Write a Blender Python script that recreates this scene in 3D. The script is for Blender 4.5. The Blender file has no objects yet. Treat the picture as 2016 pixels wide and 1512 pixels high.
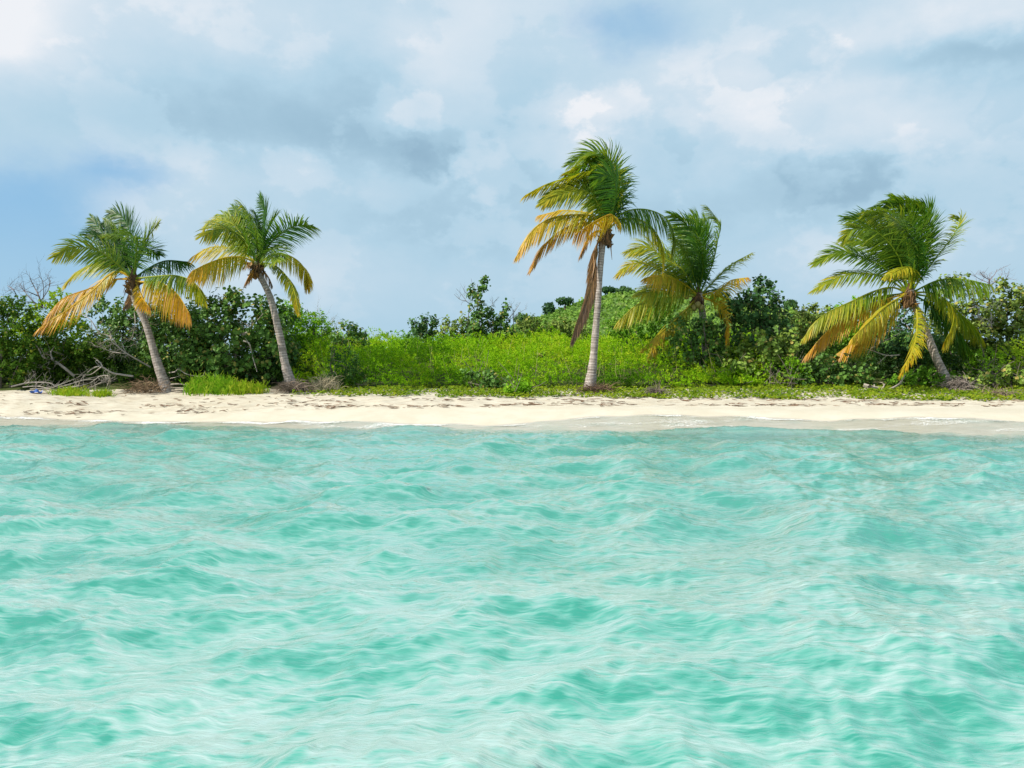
import bpy, math, random
import numpy as np

rng = np.random.default_rng(7)
random.seed(7)
C = bpy.context.scene.collection
scn = bpy.context.scene

# ------------------------------------------------------------------ camera
H, HZ, F = 1.5, 735.0, 1456.0          # eye height, photo row of the horizon, focal length in photo pixels
cam = bpy.data.cameras.new('camera')
cam.lens = F / 2016 * 36
cam.sensor_width = 36
cam.shift_y = -(756 - HZ) / 2016
cam.clip_start, cam.clip_end = 0.1, 8000
co = bpy.data.objects.new('camera', cam)
co.location = (0, 0, H)
co.rotation_euler = (math.radians(90), 0, 0)
C.objects.link(co)
scn.camera = co

# ------------------------------------------------------------------ view, sun, sky
scn.view_settings.view_transform = 'Standard'
scn.view_settings.look = 'None'
scn.view_settings.exposure = 0.35
scn.view_settings.gamma = 1.0
scn.view_settings.use_curve_mapping = False
scn.cycles.max_bounces = 8
scn.cycles.diffuse_bounces = 3
scn.cycles.glossy_bounces = 3
scn.cycles.transparent_max_bounces = 8
scn.cycles.caustics_reflective = False
scn.cycles.caustics_refractive = False

SUN_EL = math.radians(37)
sx, sy = -0.92, -0.39                   # the sun stands to the left, a little behind the viewer
sl = bpy.data.lights.new('sun', 'SUN')
sl.energy = 4.9
sl.angle = math.radians(0.5)
sl.color = (1.0, 0.93, 0.80)
so = bpy.data.objects.new('sun', sl)
from mathutils import Vector
so.rotation_euler = Vector((sx * math.cos(SUN_EL), sy * math.cos(SUN_EL), math.sin(SUN_EL))).to_track_quat('Z', 'Y').to_euler()
so.location = (-20, -12, 25)
C.objects.link(so)


class NT:
    """small helper that writes node maths"""
    def __init__(s, tree):
        s.t = tree
        tree.nodes.clear()

    def n(s, kind, **kw):
        nd = s.t.nodes.new(kind)
        for k, v in kw.items():
            setattr(nd, k, v)
        return nd

    def put(s, sock, v):
        if isinstance(v, bpy.types.NodeSocket):
            s.t.links.new(v, sock)
        elif v is not None:
            sock.default_value = v

    def m(s, op, a, b=None, c=None, clamp=False):
        nd = s.n('ShaderNodeMath', operation=op, use_clamp=clamp)
        for i, v in enumerate((a, b, c)):
            if v is not None:
                s.put(nd.inputs[i], v)
        return nd.outputs[0]

    def add(s, a, b): return s.m('ADD', a, b)
    def sub(s, a, b): return s.m('SUBTRACT', a, b)
    def mul(s, a, b): return s.m('MULTIPLY', a, b)

    def step(s, x, lo, hi, a=0.0, b=1.0):
        nd = s.n('ShaderNodeMapRange', interpolation_type='SMOOTHSTEP')
        for i, v in enumerate((x, lo, hi, a, b)):
            s.put(nd.inputs[i], v)
        return nd.outputs[0]

    def mix(s, f, a, b, blend='MIX'):
        nd = s.n('ShaderNodeMix', data_type='RGBA', blend_type=blend)
        s.put(nd.inputs[0], f)
        s.put(nd.inputs[6], a)
        s.put(nd.inputs[7], b)
        return nd.outputs[2]

    def noise(s, vec, scale, detail=5, rough=0.55, dist=0.0):
        nd = s.n('ShaderNodeTexNoise')
        s.put(nd.inputs['Vector'], vec)
        nd.inputs['Scale'].default_value = scale
        nd.inputs['Detail'].default_value = detail
        nd.inputs['Roughness'].default_value = rough
        nd.inputs['Distortion'].default_value = dist
        return nd.outputs[0], nd.outputs[1]

    def vmul(s, vec, xyz, off=(0, 0, 0)):
        nd = s.n('ShaderNodeMapping')
        s.put(nd.inputs['Vector'], vec)
        nd.inputs['Scale'].default_value = xyz
        nd.inputs['Location'].default_value = off
        return nd.outputs[0]

    def ramp(s, f, stops):
        nd = s.n('ShaderNodeValToRGB')
        s.put(nd.inputs[0], f)
        el = nd.color_ramp.elements
        while len(el) < len(stops):
            el.new(0.5)
        for e, (p, c) in zip(el, stops):
            e.position = p
            e.color = (*c, 1)
        return nd.outputs[0]


w = bpy.data.worlds.new('World')
scn.world = w
w.use_nodes = True
T = NT(w.node_tree)
tc = T.n('ShaderNodeTexCoord').outputs['Generated']
sp = T.n('ShaderNodeSeparateXYZ')
T.put(sp.inputs[0], tc)
dx_, dy_, dz_ = sp.outputs
az = T.m('ARCTAN2', dx_, dy_)
el = T.m('ARCSINE', dz_)
sky = T.n('ShaderNodeTexSky', sky_type='NISHITA')
sky.sun_disc = False
sky.sun_elevation = SUN_EL
sky.sun_rotation = math.atan2(sx, sy)
sky.altitude = 0
sky.air_density, sky.dust_density, sky.ozone_density = 1.0, 0.6, 2.0
flat = T.vmul(tc, (1, 1, 1.9))
nA, _ = T.noise(flat, 2.6, 7, 0.52, 0.25)
nW, cW = T.noise(T.vmul(tc, (1, 1, 1.5), (3.1, 1.7, 0.4)), 7.0, 8, 0.58, 0.0)
nF, _ = T.noise(T.vmul(tc, (1, 1, 1.4), (7.1, 2.7, 5.4)), 17.0, 7, 0.6, 0.0)
cs = T.n('ShaderNodeSeparateColor')
T.put(cs.inputs[0], cW)
azw = T.add(az, T.mul(T.sub(cs.outputs[0], 0.5), 0.17))
elw = T.add(el, T.mul(T.sub(cs.outputs[1], 0.5), 0.12))


def adeg(px, py):
    a = math.atan((px - 1008) / F)
    return a, math.atan((HZ - py) / F * math.cos(a))


def blob(px, py, rx, ry, u=None, v=None):
    a, e = adeg(px, py)
    qa = T.mul(T.sub(u or azw, a), F / rx)
    qe = T.mul(T.sub(v or elw, e), F / ry)
    r2 = T.add(T.mul(qa, qa), T.mul(qe, qe))
    return T.m('EXPONENT', T.mul(r2, -1.0))


def total(items):
    out = None
    for wt, b in items:
        b = T.mul(b, wt)
        out = b if out is None else T.add(out, b)
    return out


# where the clouds are thick, thin, lit or in their own shade
soft = total([
    (0.50, blob(-20, 50, 170, 160)), (-0.26, blob(110, 210, 300, 75)), (-0.08, blob(300, 60, 130, 150)),
    (0.25, blob(420, 60, 160, 100)), (-0.31, blob(640, 235, 240, 95)), (-0.22, blob(820, 300, 170, 90)),
    (0.20, blob(800, 70, 150, 70)), (0.18, blob(620, 350, 260, 60)), (-0.22, blob(800, 440, 230, 70)),
    (0.16, blob(1500, 180, 300, 110)), (0.26, blob(1780, 230, 200, 90)), (0.40, blob(1900, 30, 230, 60)),
    (-0.55, blob(1880, 112, 190, 42)), (-0.18, blob(1380, 420, 230, 70)), (-0.16, blob(1030, 250, 110, 130)),
    (0.14, blob(1700, 480, 250, 60)), (-0.16, blob(1950, 370, 130, 90)), (0.15, blob(250, 340, 130, 60)),
    (-0.25, blob(1640, 355, 150, 60)), (0.1, blob(620, 560, 400, 60))])


def puff(px, py, rx, ry, lo=0.38, hi=0.62):
    # a heap cloud: a firm, knobbly edge
    f1 = T.mul(T.sub(nF, 0.5), 1.35)
    return T.step(T.add(blob(px, py, rx, ry), f1), lo, hi)


firm = total([
    (0.21, puff(1195, 232, 75, 62, 0.33, 0.70)), (0.19, puff(868, 205, 60, 48, 0.36, 0.66)), (0.10, puff(1340, 240, 60, 55, 0.3, 0.75)),
    (0.10, puff(760, 375, 110, 50, 0.3, 0.8)), (-0.19, puff(1650, 340, 125, 52, 0.35, 0.7)), (-0.10, puff(1310, 300, 60, 40)),
    (-0.12, puff(1520, 130, 110, 45)), (-0.13, puff(850, 290, 100, 60)), (0.12, puff(950, 330, 70, 50)),
    (0.12, puff(570, 350, 90, 50)), (-0.1, puff(1980, 190, 60, 40))])
heap_edges = T.add(T.mul(T.sub(T.step(T.add(nW, T.mul(T.sub(nF, 0.5), 0.25)), 0.50, 0.57), 0.4), 0.10), T.mul(T.sub(nF, 0.5), 0.13))
bright = T.add(T.add(T.add(T.step(el, 0.42, 0.85, 0.60, 0.83), T.mul(T.sub(nA, 0.5), 0.55)), T.mul(T.sub(nW, 0.5), 0.48)), T.add(T.add(soft, firm), heap_edges))
cloud = T.ramp(bright, [(0.0, (0.29, 0.455, 0.595)), (0.22, (0.36, 0.545, 0.685)), (0.44, (0.455, 0.65, 0.79)),
                        (0.64, (0.555, 0.71, 0.83)), (0.84, (0.68, 0.78, 0.87)), (1.0, (0.86, 0.885, 0.93))])
gap = total([(1.0, blob(0, 440, 190, 150)), (0.68, blob(1250, 50, 150, 85)), (0.36, blob(300, 350, 90, 40)),
             (0.28, blob(200, 330, 80, 40)), (0.35, blob(120, 560, 260, 80)), (0.25, blob(1500, 560, 420, 60))])
gap = T.add(gap, T.step(nA, 0.62, 0.80))
gap = T.step(T.add(gap, T.mul(T.sub(nW, 0.5), 0.7)), 0.2, 0.95)
blue = T.mix(0.78, T.mix(1.0, sky.outputs[0], (0.10, 0.115, 0.12, 1), 'MULTIPLY'), (0.27, 0.54, 0.82, 1))
col = T.mix(T.mul(gap, 0.92), cloud, blue)
low = T.step(el, 0.015, 0.24, 1.0, 0.0)
col = T.mix(T.mul(low, 0.72), col, (0.425, 0.63, 0.775, 1))
col = T.mix(T.step(el, -0.05, 0.0, 1.0, 0.0), col, (0.20, 0.32, 0.34, 1))
bg = T.n('ShaderNodeBackground')
T.put(bg.inputs[0], T.mix(1.0, col, (10, 10, 10, 1), 'MULTIPLY'))
bg.inputs[1].default_value = 0.0785
T.put(T.n('ShaderNodeOutputWorld').inputs[0], bg.outputs[0])


# ------------------------------------------------------------------ helpers
def at(px, py, Y):
    return np.array([(px - 1008) / F * Y, Y, H + (HZ - py) / F * Y])


def unit(v):
    return v / np.maximum(np.linalg.norm(v, axis=-1, keepdims=True), 1e-9)


def h2(ix, iy, seed):
    n = (ix.astype(np.int64) * 374761393 + iy.astype(np.int64) * 668265263 + seed * 974634777) & 0x7fffffff
    n = ((n ^ (n >> 13)) * 1274126177) & 0x7fffffff
    return ((n ^ (n >> 16)) & 0xffff) / 65535.0


def vnoise(x, y, seed=0):
    x, y = np.asarray(x, float), np.asarray(y, float)
    ix, iy = np.floor(x), np.floor(y)
    fx, fy = x - ix, y - iy
    fx, fy = fx * fx * (3 - 2 * fx), fy * fy * (3 - 2 * fy)
    a, b = h2(ix, iy, seed), h2(ix + 1, iy, seed)
    c, d = h2(ix, iy + 1, seed), h2(ix + 1, iy + 1, seed)
    return (a + (b - a) * fx) * (1 - fy) + (c + (d - c) * fx) * fy


def fbm(x, y, seed=0, oct=4):
    s, a, t = 0, 0.5, 0
    for i in range(oct):
        s = s + a * vnoise(x * 2 ** i, y * 2 ** i, seed + i)
        t += a
        a *= 0.5
    return s / t


def ss(x, lo, hi):
    t = np.clip((x - lo) / (hi - lo), 0, 1)
    return t * t * (3 - 2 * t)


def build(name, V, faces, mat, col=None, parent=None, base=None, smooth=False, attrs=None):
    """one mesh object out of numpy arrays; faces is a list of (n, k) index arrays"""
    V = np.asarray(V, np.float64)
    if base is not None:
        V = V - np.asarray(base)
    me = bpy.data.meshes.new(name)
    me.vertices.add(len(V))
    me.vertices.foreach_set('co', V.astype(np.float32).ravel())
    loops = np.concatenate([f.ravel() for f in faces]).astype(np.int32)
    sizes = np.concatenate([np.full(len(f), f.shape[1]) for f in faces]).astype(np.int32)
    starts = np.concatenate([[0], np.cumsum(sizes)[:-1]]).astype(np.int32)
    me.loops.add(len(loops))
    me.loops.foreach_set('vertex_index', loops)
    me.polygons.add(len(sizes))
    me.polygons.foreach_set('loop_start', starts)
    me.polygons.foreach_set('loop_total', sizes)
    me.polygons.foreach_set('use_smooth', np.full(len(sizes), smooth))
    me.update(calc_edges=True)
    if col is not None:
        a = me.attributes.new('col', 'FLOAT_COLOR', 'POINT')
        c4 = np.ones((len(V), 4), np.float32)
        c4[:, :3] = col
        a.data.foreach_set('color', c4.ravel())
    for k, v in (attrs or {}).items():
        a = me.attributes.new(k, 'FLOAT', 'POINT')
        a.data.foreach_set('value', np.asarray(v, np.float32))
    me.materials.append(mat)
    o = bpy.data.objects.new(name, me)
    C.objects.link(o)
    if parent is not None:
        o.parent = parent
    return o


def tag(o, label=None, cat=None, group=None, kind=None):
    if label: o['label'] = label
    if cat: o['category'] = cat
    if group: o['group'] = group
    if kind: o['kind'] = kind
    return o


def root(name, base, label, cat, group=None):
    o = bpy.data.objects.new(name, None)
    o.location = base
    o.empty_display_size = 0.3
    C.objects.link(o)
    return tag(o, label, cat, group)


class Acc:
    """gathers vertices, faces and colours of one mesh"""
    def __init__(s):
        s.v, s.f, s.c, s.n = [], {}, [], 0

    def put(s, V, Fc, col):
        V = np.asarray(V, float).reshape(-1, 3)
        for f in (Fc if isinstance(Fc, list) else [Fc]):
            s.f.setdefault(f.shape[1], []).append(f + s.n)
        s.v.append(V)
        s.c.append(np.broadcast_to(np.asarray(col, float), V.shape))
        s.n += len(V)

    def build(s, name, mat, parent=None, base=None, smooth=False):
        return build(name, np.concatenate(s.v), [np.concatenate(x) for x in s.f.values()], mat,
                     np.concatenate(s.c), parent, base, smooth)


def catmull(P, n):
    P = np.asarray(P, float)
    Q = np.vstack([2 * P[0] - P[1], P, 2 * P[-1] - P[-2]])
    seg = np.linalg.norm(np.diff(P, axis=0), axis=1)
    cum = np.concatenate([[0], np.cumsum(seg)])
    t = np.linspace(0, cum[-1], n)
    i = np.clip(np.searchsorted(cum, t, side='right') - 1, 0, len(P) - 2)
    u = ((t - cum[i]) / np.maximum(seg[i], 1e-9))[:, None]
    a, b, c, d = Q[i], Q[i + 1], Q[i + 2], Q[i + 3]
    return 0.5 * (2 * b + (c - a) * u + (2 * a - 5 * b + 4 * c - d) * u ** 2 + (3 * b - a - 3 * c + d) * u ** 3)


def tube(acc, P, R, col, k=5):
    P = np.asarray(P, float)
    R = np.broadcast_to(np.asarray(R, float), (len(P),))
    Tn = unit(np.gradient(P, axis=0))
    ref = np.array([0.31, 0.87, 0.38])
    A = unit(np.cross(Tn, ref))
    B = np.cross(Tn, A)
    th = np.arange(k) / k * 2 * np.pi
    V = P[:, None] + R[:, None, None] * (A[:, None] * np.cos(th)[None, :, None] + B[:, None] * np.sin(th)[None, :, None])
    n = len(P)
    i = np.arange(n - 1)[:, None] * k
    j = np.arange(k)[None]
    j2 = (j + 1) % k
    Fq = np.stack([i + j, i + j2, i + k + j2, i + k + j], -1).reshape(-1, 4)
    c = np.asarray(col, float)
    if c.ndim == 2:
        c = np.repeat(c, k, 0)
    acc.put(V.reshape(-1, 3), Fq, c)


# ------------------------------------------------------------------ materials
def mat(name):
    m = bpy.data.materials.new(name)
    m.use_nodes = True
    return m, NT(m.node_tree)


def out(t, shader):
    t.put(t.n('ShaderNodeOutputMaterial').inputs[0], shader)


def principled(t, colr, rough=0.6, spec=0.3, normal=None):
    p = t.n('ShaderNodeBsdfPrincipled')
    t.put(p.inputs['Base Color'], colr)
    t.put(p.inputs['Roughness'], rough)
    p.inputs['Specular IOR Level'].default_value = spec
    if normal is not None:
        t.put(p.inputs['Normal'], normal)
    return p.outputs[0]


def bump(t, h, strength, dist=0.02):
    b = t.n('ShaderNodeBump')
    t.put(b.inputs['Height'], h)
    b.inputs['Strength'].default_value = strength
    b.inputs['Distance'].default_value = dist
    return b.outputs[0]


def leaf_mat(name, rough=0.42, spec=0.4, trans=0.35, gain=(1.15, 1.15, 0.7)):
    m, t = mat(name)
    a = t.n('ShaderNodeAttribute', attribute_name='col').outputs['Color']
    g = t.n('ShaderNodeNewGeometry').outputs['Position']
    nz, _ = t.noise(g, 9.0, 3)
    c = t.mix(1.0, a, t.ramp(nz, [(0.25, (0.78, 0.80, 0.82)), (0.75, (1.2, 1.16, 1.1))]), 'MULTIPLY')
    p = principled(t, c, rough, spec)
    tr = t.n('ShaderNodeBsdfTranslucent')
    t.put(tr.inputs[0], t.mix(1.0, c, (*gain, 1), 'MULTIPLY'))
    mx = t.n('ShaderNodeMixShader')
    mx.inputs[0].default_value = trans
    t.put(mx.inputs[1], p)
    t.put(mx.inputs[2], tr.outputs[0])
    out(t, mx.outputs[0])
    return m


M_FROND = leaf_mat('palm_leaf', 0.44, 0.32, 0.45)
M_GRAPE = leaf_mat('leathery_leaf', 0.45, 0.16, 0.2)
M_FINE = leaf_mat('soft_leaf', 0.7, 0.08, 0.45)
M_FAR = leaf_mat('hill_leaf', 0.7, 0.15, 0.3)

M_WOOD, t = mat('dead_wood')
a = t.n('ShaderNodeAttribute', attribute_name='col').outputs['Color']
g = t.n('ShaderNodeNewGeometry').outputs['Position']
nz, _ = t.noise(t.vmul(g, (1, 1, 1)), 22, 6, 0.65)
c = t.mix(1.0, a, t.ramp(nz, [(0.25, (0.55, 0.53, 0.5)), (0.75, (1.25, 1.22, 1.2))]), 'MULTIPLY')
out(t, principled(t, c, 0.85, 0.15, bump(t, nz, 0.6, 0.01)))

M_BARK, t = mat('palm_bark')
a = t.n('ShaderNodeAttribute', attribute_name='col').outputs['Color']
g = t.n('ShaderNodeNewGeometry').outputs['Position']
n1, _ = t.noise(t.vmul(g, (14, 14, 3)), 1.6, 7, 0.68)
n2, _ = t.noise(g, 1.7, 4, 0.6)
n3, _ = t.noise(t.vmul(g, (2, 2, 26)), 1.2, 4, 0.6)
c = t.mix(1.0, a, t.ramp(n1, [(0.28, (0.55, 0.52, 0.50)), (0.70, (1.22, 1.2, 1.2))]), 'MULTIPLY')
c = t.mix(1.0, c, t.ramp(n3, [(0.38, (0.60, 0.56, 0.53)), (0.58, (1.12, 1.12, 1.14))]), 'MULTIPLY')
c = t.mix(t.step(n2, 0.55, 0.72, 0.0, 0.5), c, (0.22, 0.17, 0.13, 1))
out(t, principled(t, c, 0.9, 0.1, bump(t, n1, 0.8, 0.02)))

M_SAND, t = mat('coral_sand')
g = t.n('ShaderNodeNewGeometry').outputs['Position']
wet = t.n('ShaderNodeAttribute', attribute_name='wet').outputs['Fac']
litter = t.n('ShaderNodeAttribute', attribute_name='litter').outputs['Fac']
n1, _ = t.noise(g, 1.3, 5, 0.6)
n2, _ = t.noise(g, 90, 3, 0.6)
n3, _ = t.noise(t.vmul(g, (0.45, 2.2, 1)), 5.0, 6, 0.62)
c = t.mix(t.step(n1, 0.3, 0.7), (0.54, 0.495, 0.40, 1), (0.595, 0.555, 0.465, 1))
c = t.mix(1.0, c, t.ramp(n2, [(0.3, (0.88, 0.87, 0.85)), (0.7, (1.05, 1.05, 1.05))]), 'MULTIPLY')
dirt = t.mul(t.step(n3, 0.47, 0.66), litter)
c = t.mix(t.mul(dirt, 0.62), c, (0.26, 0.18, 0.115, 1))
wn = t.m('ADD', wet, t.mul(t.sub(n1, 0.5), 0.35))
wf = t.step(wn, 0.25, 0.75)
c = t.mix(wf, c, t.ramp(n3, [(0.3, (0.40, 0.36, 0.30)), (0.7, (0.53, 0.49, 0.42))]))
rough = t.add(0.9, t.mul(wf, -0.6))
hh = t.add(t.mul(n3, 1.0), t.mul(n2, 0.12))
nb = t.n('ShaderNodeBump')
t.put(nb.inputs['Height'], hh)
t.put(nb.inputs['Strength'], t.add(0.12, t.mul(litter, 0.6)))
nb.inputs['Distance'].default_value = 0.05
out(t, principled(t, c, rough, 0.3, nb.outputs[0]))

M_SOIL, t = mat('scrub_soil')
g = t.n('ShaderNodeNewGeometry').outputs['Position']
n1, _ = t.noise(g, 2.2, 6, 0.65)
c = t.ramp(n1, [(0.3, (0.035, 0.05, 0.015)), (0.55, (0.06, 0.085, 0.02)), (0.75, (0.16, 0.13, 0.08))])
out(t, principled(t, c, 0.95, 0.1, bump(t, n1, 0.8, 0.1)))

M_HILL, t = mat('hill_ground')
g = t.n('ShaderNodeNewGeometry').outputs['Position']
n1, _ = t.noise(g, 0.12, 7, 0.65)
n2, _ = t.noise(g, 1.1, 5, 0.6)
c = t.ramp(n1, [(0.3, (0.07, 0.13, 0.03)), (0.55, (0.10, 0.18, 0.04)), (0.75, (0.17, 0.22, 0.07))])
c = t.mix(1.0, c, t.ramp(n2, [(0.3, (0.7, 0.7, 0.7)), (0.7, (1.1, 1.1, 1.1))]), 'MULTIPLY')
out(t, principled(t, c, 0.95, 0.1, bump(t, n2, 0.8, 0.4)))

M_WATER, t = mat('lagoon_water')
g = t.n('ShaderNodeNewGeometry')
pos, nor = g.outputs['Position'], g.outputs['Normal']
dep = t.n('ShaderNodeAttribute', attribute_name='depth').outputs['Fac']
hgt = t.n('ShaderNodeAttribute', attribute_name='crest').outputs['Fac']
fom = t.n('ShaderNodeAttribute', attribute_name='foam').outputs['Fac']
r1, _ = t.noise(t.vmul(pos, (5, 17, 10)), 1.0, 4, 0.6, 0.5)
r2, _ = t.noise(t.vmul(pos, (20, 60, 30)), 1.0, 3, 0.55, 0.3)
nb = bump(t, t.add(t.mul(r1, 0.014), t.mul(r2, 0.0030)), 1.0, 1.0)
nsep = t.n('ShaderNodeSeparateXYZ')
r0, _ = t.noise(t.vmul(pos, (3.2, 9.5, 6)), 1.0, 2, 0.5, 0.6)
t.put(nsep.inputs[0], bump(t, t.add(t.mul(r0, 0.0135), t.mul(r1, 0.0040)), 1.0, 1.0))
nby = nsep.outputs[1]                    # slope paints sky sheen and refraction into the colour: pale shoreward, teal seaward
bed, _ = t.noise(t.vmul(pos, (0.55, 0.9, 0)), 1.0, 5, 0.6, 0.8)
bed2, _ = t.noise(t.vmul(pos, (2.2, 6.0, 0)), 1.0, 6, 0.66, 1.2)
mixb = t.add(t.add(t.mul(t.sub(bed, 0.5), 0.65), t.mul(t.sub(bed2, 0.5), 0.45)), t.add(t.add(0.565, t.mul(hgt, 0.05)), t.mul(nby, 1.02)))  # crests tinted slightly paler, imitating light that shines through them
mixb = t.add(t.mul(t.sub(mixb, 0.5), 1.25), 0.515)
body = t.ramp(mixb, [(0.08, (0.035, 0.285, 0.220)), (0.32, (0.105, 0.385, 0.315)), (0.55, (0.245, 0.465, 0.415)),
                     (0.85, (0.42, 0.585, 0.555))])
up = t.n('ShaderNodeVectorMath', operation='ADD')
t.put(up.inputs[0], nb)
up.inputs[1].default_value = (0, 0, 6.0)
upn = t.n('ShaderNodeVectorMath', operation='NORMALIZE')
t.put(upn.inputs[0], up.outputs[0])
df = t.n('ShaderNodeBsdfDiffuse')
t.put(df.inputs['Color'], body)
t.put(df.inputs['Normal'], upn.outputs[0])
tp = t.n('ShaderNodeBsdfTransparent')
tp.inputs[0].default_value = (0.955, 0.975, 0.965, 1)
m1 = t.n('ShaderNodeMixShader')
t.put(m1.inputs[0], t.m('SUBTRACT', 1.0, t.m('EXPONENT', t.mul(t.m('MAXIMUM', t.sub(dep, 0.03), 0.0), -5.5))))
t.put(m1.inputs[1], tp.outputs[0])
t.put(m1.inputs[2], df.outputs[0])
gl = t.n('ShaderNodeBsdfGlossy')
gl.inputs['Roughness'].default_value = 0.04
t.put(gl.inputs['Normal'], nb)
fr = t.n('ShaderNodeLayerWeight')
fr.inputs[0].default_value = 0.5
t.put(fr.inputs['Normal'], nb)
refl = t.add(0.02, t.mul(0.72, t.m('POWER', fr.outputs['Facing'], 2.2)))
m2 = t.n('ShaderNodeMixShader')
t.put(m2.inputs[0], t.m('MULTIPLY', refl, t.step(dep, 0.03, 0.16, 0.22, 1.0), clamp=True))
t.put(m2.inputs[1], m1.outputs[0])
t.put(m2.inputs[2], gl.outputs[0])
fn, _ = t.noise(t.vmul(pos, (3.5, 6, 3)), 3.0, 8, 0.72, 0.9)
fd = t.n('ShaderNodeBsdfDiffuse')
fd.inputs[0].default_value = (0.80, 0.81, 0.80, 1)
m3 = t.n('ShaderNodeMixShader')
t.put(m3.inputs[0], t.mul(t.step(t.add(fom, t.mul(t.sub(fn, 0.5), 1.7)), 0.45, 0.95), 0.8))
t.put(m3.inputs[1], m2.outputs[0])
t.put(m3.inputs[2], fd.outputs[0])
out(t, m3.outputs[0])

M_BLUE, t = mat('blue_plastic')
g = t.n('ShaderNodeNewGeometry').outputs['Position']
n1, _ = t.noise(g, 30, 4)
out(t, principled(t, t.ramp(n1, [(0.3, (0.03, 0.09, 0.35)), (0.7, (0.06, 0.16, 0.5))]), 0.45, 0.5))

M_NUT, t = mat('coconut_husk')
g = t.n('ShaderNodeNewGeometry').outputs['Position']
n1, _ = t.noise(g, 12, 4)
out(t, principled(t, t.ramp(n1, [(0.3, (0.16, 0.17, 0.04)), (0.7, (0.32, 0.24, 0.07))]), 0.5, 0.4))


# ------------------------------------------------------------------ the lie of the land
def shore(x):
    xc = np.clip(x, -32, 32)
    return 19.7 - 0.13 * xc + 0.5 * (vnoise(x * 0.22, x * 0 + 3.3, 5) - 0.5)


def ground(x, y):
    x, y = np.asarray(x, float), np.asarray(y, float)
    s = y - shore(x)
    face = np.where(s < 0, np.maximum(0.17 * s, -1.9 + 0.02 * np.minimum(s, 0)), 0.19 * s)
    back = np.interp(y, [-50, 18, 22.7, 24.2, 26, 27, 31, 37, 46, 60, 200],
                     [0.3, 0.34, 0.487, 0.67, 0.89, 1.0, 1.5, 2.15, 2.4, 2.5, 2.5])
    k = 0.07
    hh = np.clip(0.5 + 0.5 * (back - face) / k, 0, 1)
    z = back * (1 - hh) + face * hh - k * hh * (1 - hh)
    # a low heap of dry sand at the left end
    z = z + 0.36 * np.exp(-((x + 16.6) / 2.6) ** 2 - ((y - 24.2) / 1.1) ** 2)
    zone = ss(y, 21.9, 22.6) * (1 - ss(y, 27.5, 30))
    z = z + zone * (0.06 * (fbm(x * 1.9, y * 1.9, 21, 3) - 0.5) + 0.045 * (vnoise(x * 4.3, y * 4.3, 31) - 0.5))
    z = z + 0.02 * (fbm(x * 0.6, y * 0.6, 41, 2) - 0.5) * ss(s, 0.5, 2)
    wx = np.where(x < 30, 38.0, 52.0)
    hill = 16.4 * np.exp(-((x - 30) / wx) ** 2) * np.exp(-((y - 168) / np.where(y < 168, 52, 90)) ** 2)
    hill = hill + 1.6 * (fbm(x * 0.045, y * 0.045, 51, 4) - 0.5) * ss(y, 70, 120)
    return z + hill - 2.6 * ss(y, 230, 420)


def grid(xs_of_y, ys):
    ys = np.asarray(ys)
    X = np.stack([xs_of_y(y) for y in ys])
    Y = np.repeat(ys[:, None], X.shape[1], 1)
    n, m = X.shape
    i = np.arange(n - 1)[:, None] * m
    j = np.arange(m - 1)[None]
    Fq = np.stack([i + j, i + j + 1, i + m + j + 1, i + m + j], -1).reshape(-1, 4)
    return X, Y, Fq


inner = np.linspace(-0.85, 0.85, 240)
outer = 0.85 + np.array([0.06, 0.15, 0.3, 0.6, 1.2, 2.4, 5.0, 12.0])
fan = np.concatenate([-outer[::-1], inner, outer])


def land(name, ys, m, label_kind='structure', extra=None):
    X, Y, Fq = grid(lambda y: fan * (abs(y) * 0.85 + 4), ys)
    Z = ground(X, Y)
    s = Y - shore(X)
    run = swash(X)
    wetv = 1 - ss(s, run - 0.1, run + 0.3)
    lit = ss(Y, 22.3, 22.9) * 0.75 + 0.35 * ss(Y, 25, 26)
    o = build(name, np.stack([X, Y, Z], -1).reshape(-1, 3), [Fq], m, smooth=True,
              attrs={'wet': wetv.ravel(), 'litter': lit.ravel()})
    o['kind'] = label_kind
    return o


def swash(x):
    """how far the last wave has run up the beach"""
    return (0.60 + 0.75 * ss(x, -1.0, 3.5) + 0.55 * (vnoise(x * 0.35, x * 0 + 1.1, 77) - 0.5)
            + 0.28 * (vnoise(x * 1.3, x * 0 + 5.1, 78) - 0.5))


yb = np.concatenate([np.linspace(-60, 14, 40), np.linspace(14.3, 21.5, 70), np.linspace(21.56, 26.6, 110)])
land('beach', yb, M_SAND)
land('ground', np.concatenate([[26.6], np.linspace(26.75, 31, 40), np.linspace(31.5, 62, 50)]), M_SOIL)
land('hill', np.concatenate([np.linspace(62, 240, 90), np.geomspace(250, 4000, 24)]), M_HILL)

# ------------------------------------------------------------------ water
def sea_tile(N, L, lp, pw, dirv, spread, rms, kmin, kmax, seed):
    r = np.random.default_rng(seed)
    k1 = np.fft.fftfreq(N, L / N) * 2 * np.pi
    KX, KY = np.meshgrid(k1, k1)
    K = np.hypot(KX, KY)
    K[0, 0] = 1
    P = np.exp(-(2 * np.pi / lp / K) ** 2) / K ** pw
    cosd = (KX * dirv[0] + KY * dirv[1]) / K
    P *= (spread + (1 - spread) * np.abs(cosd) ** 3)
    P *= (K > kmin) * np.exp(-(K / kmax) ** 2)
    P[0, 0] = 0
    amp = np.sqrt(P) * (r.normal(size=K.shape) + 1j * r.normal(size=K.shape))
    hf = np.fft.ifft2(amp)
    sc = rms / np.std(hf.real)
    f = lambda A: np.fft.ifft2(A).real * sc
    return f(amp), f(1j * KX / K * amp), f(1j * KY / K * amp)


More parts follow.
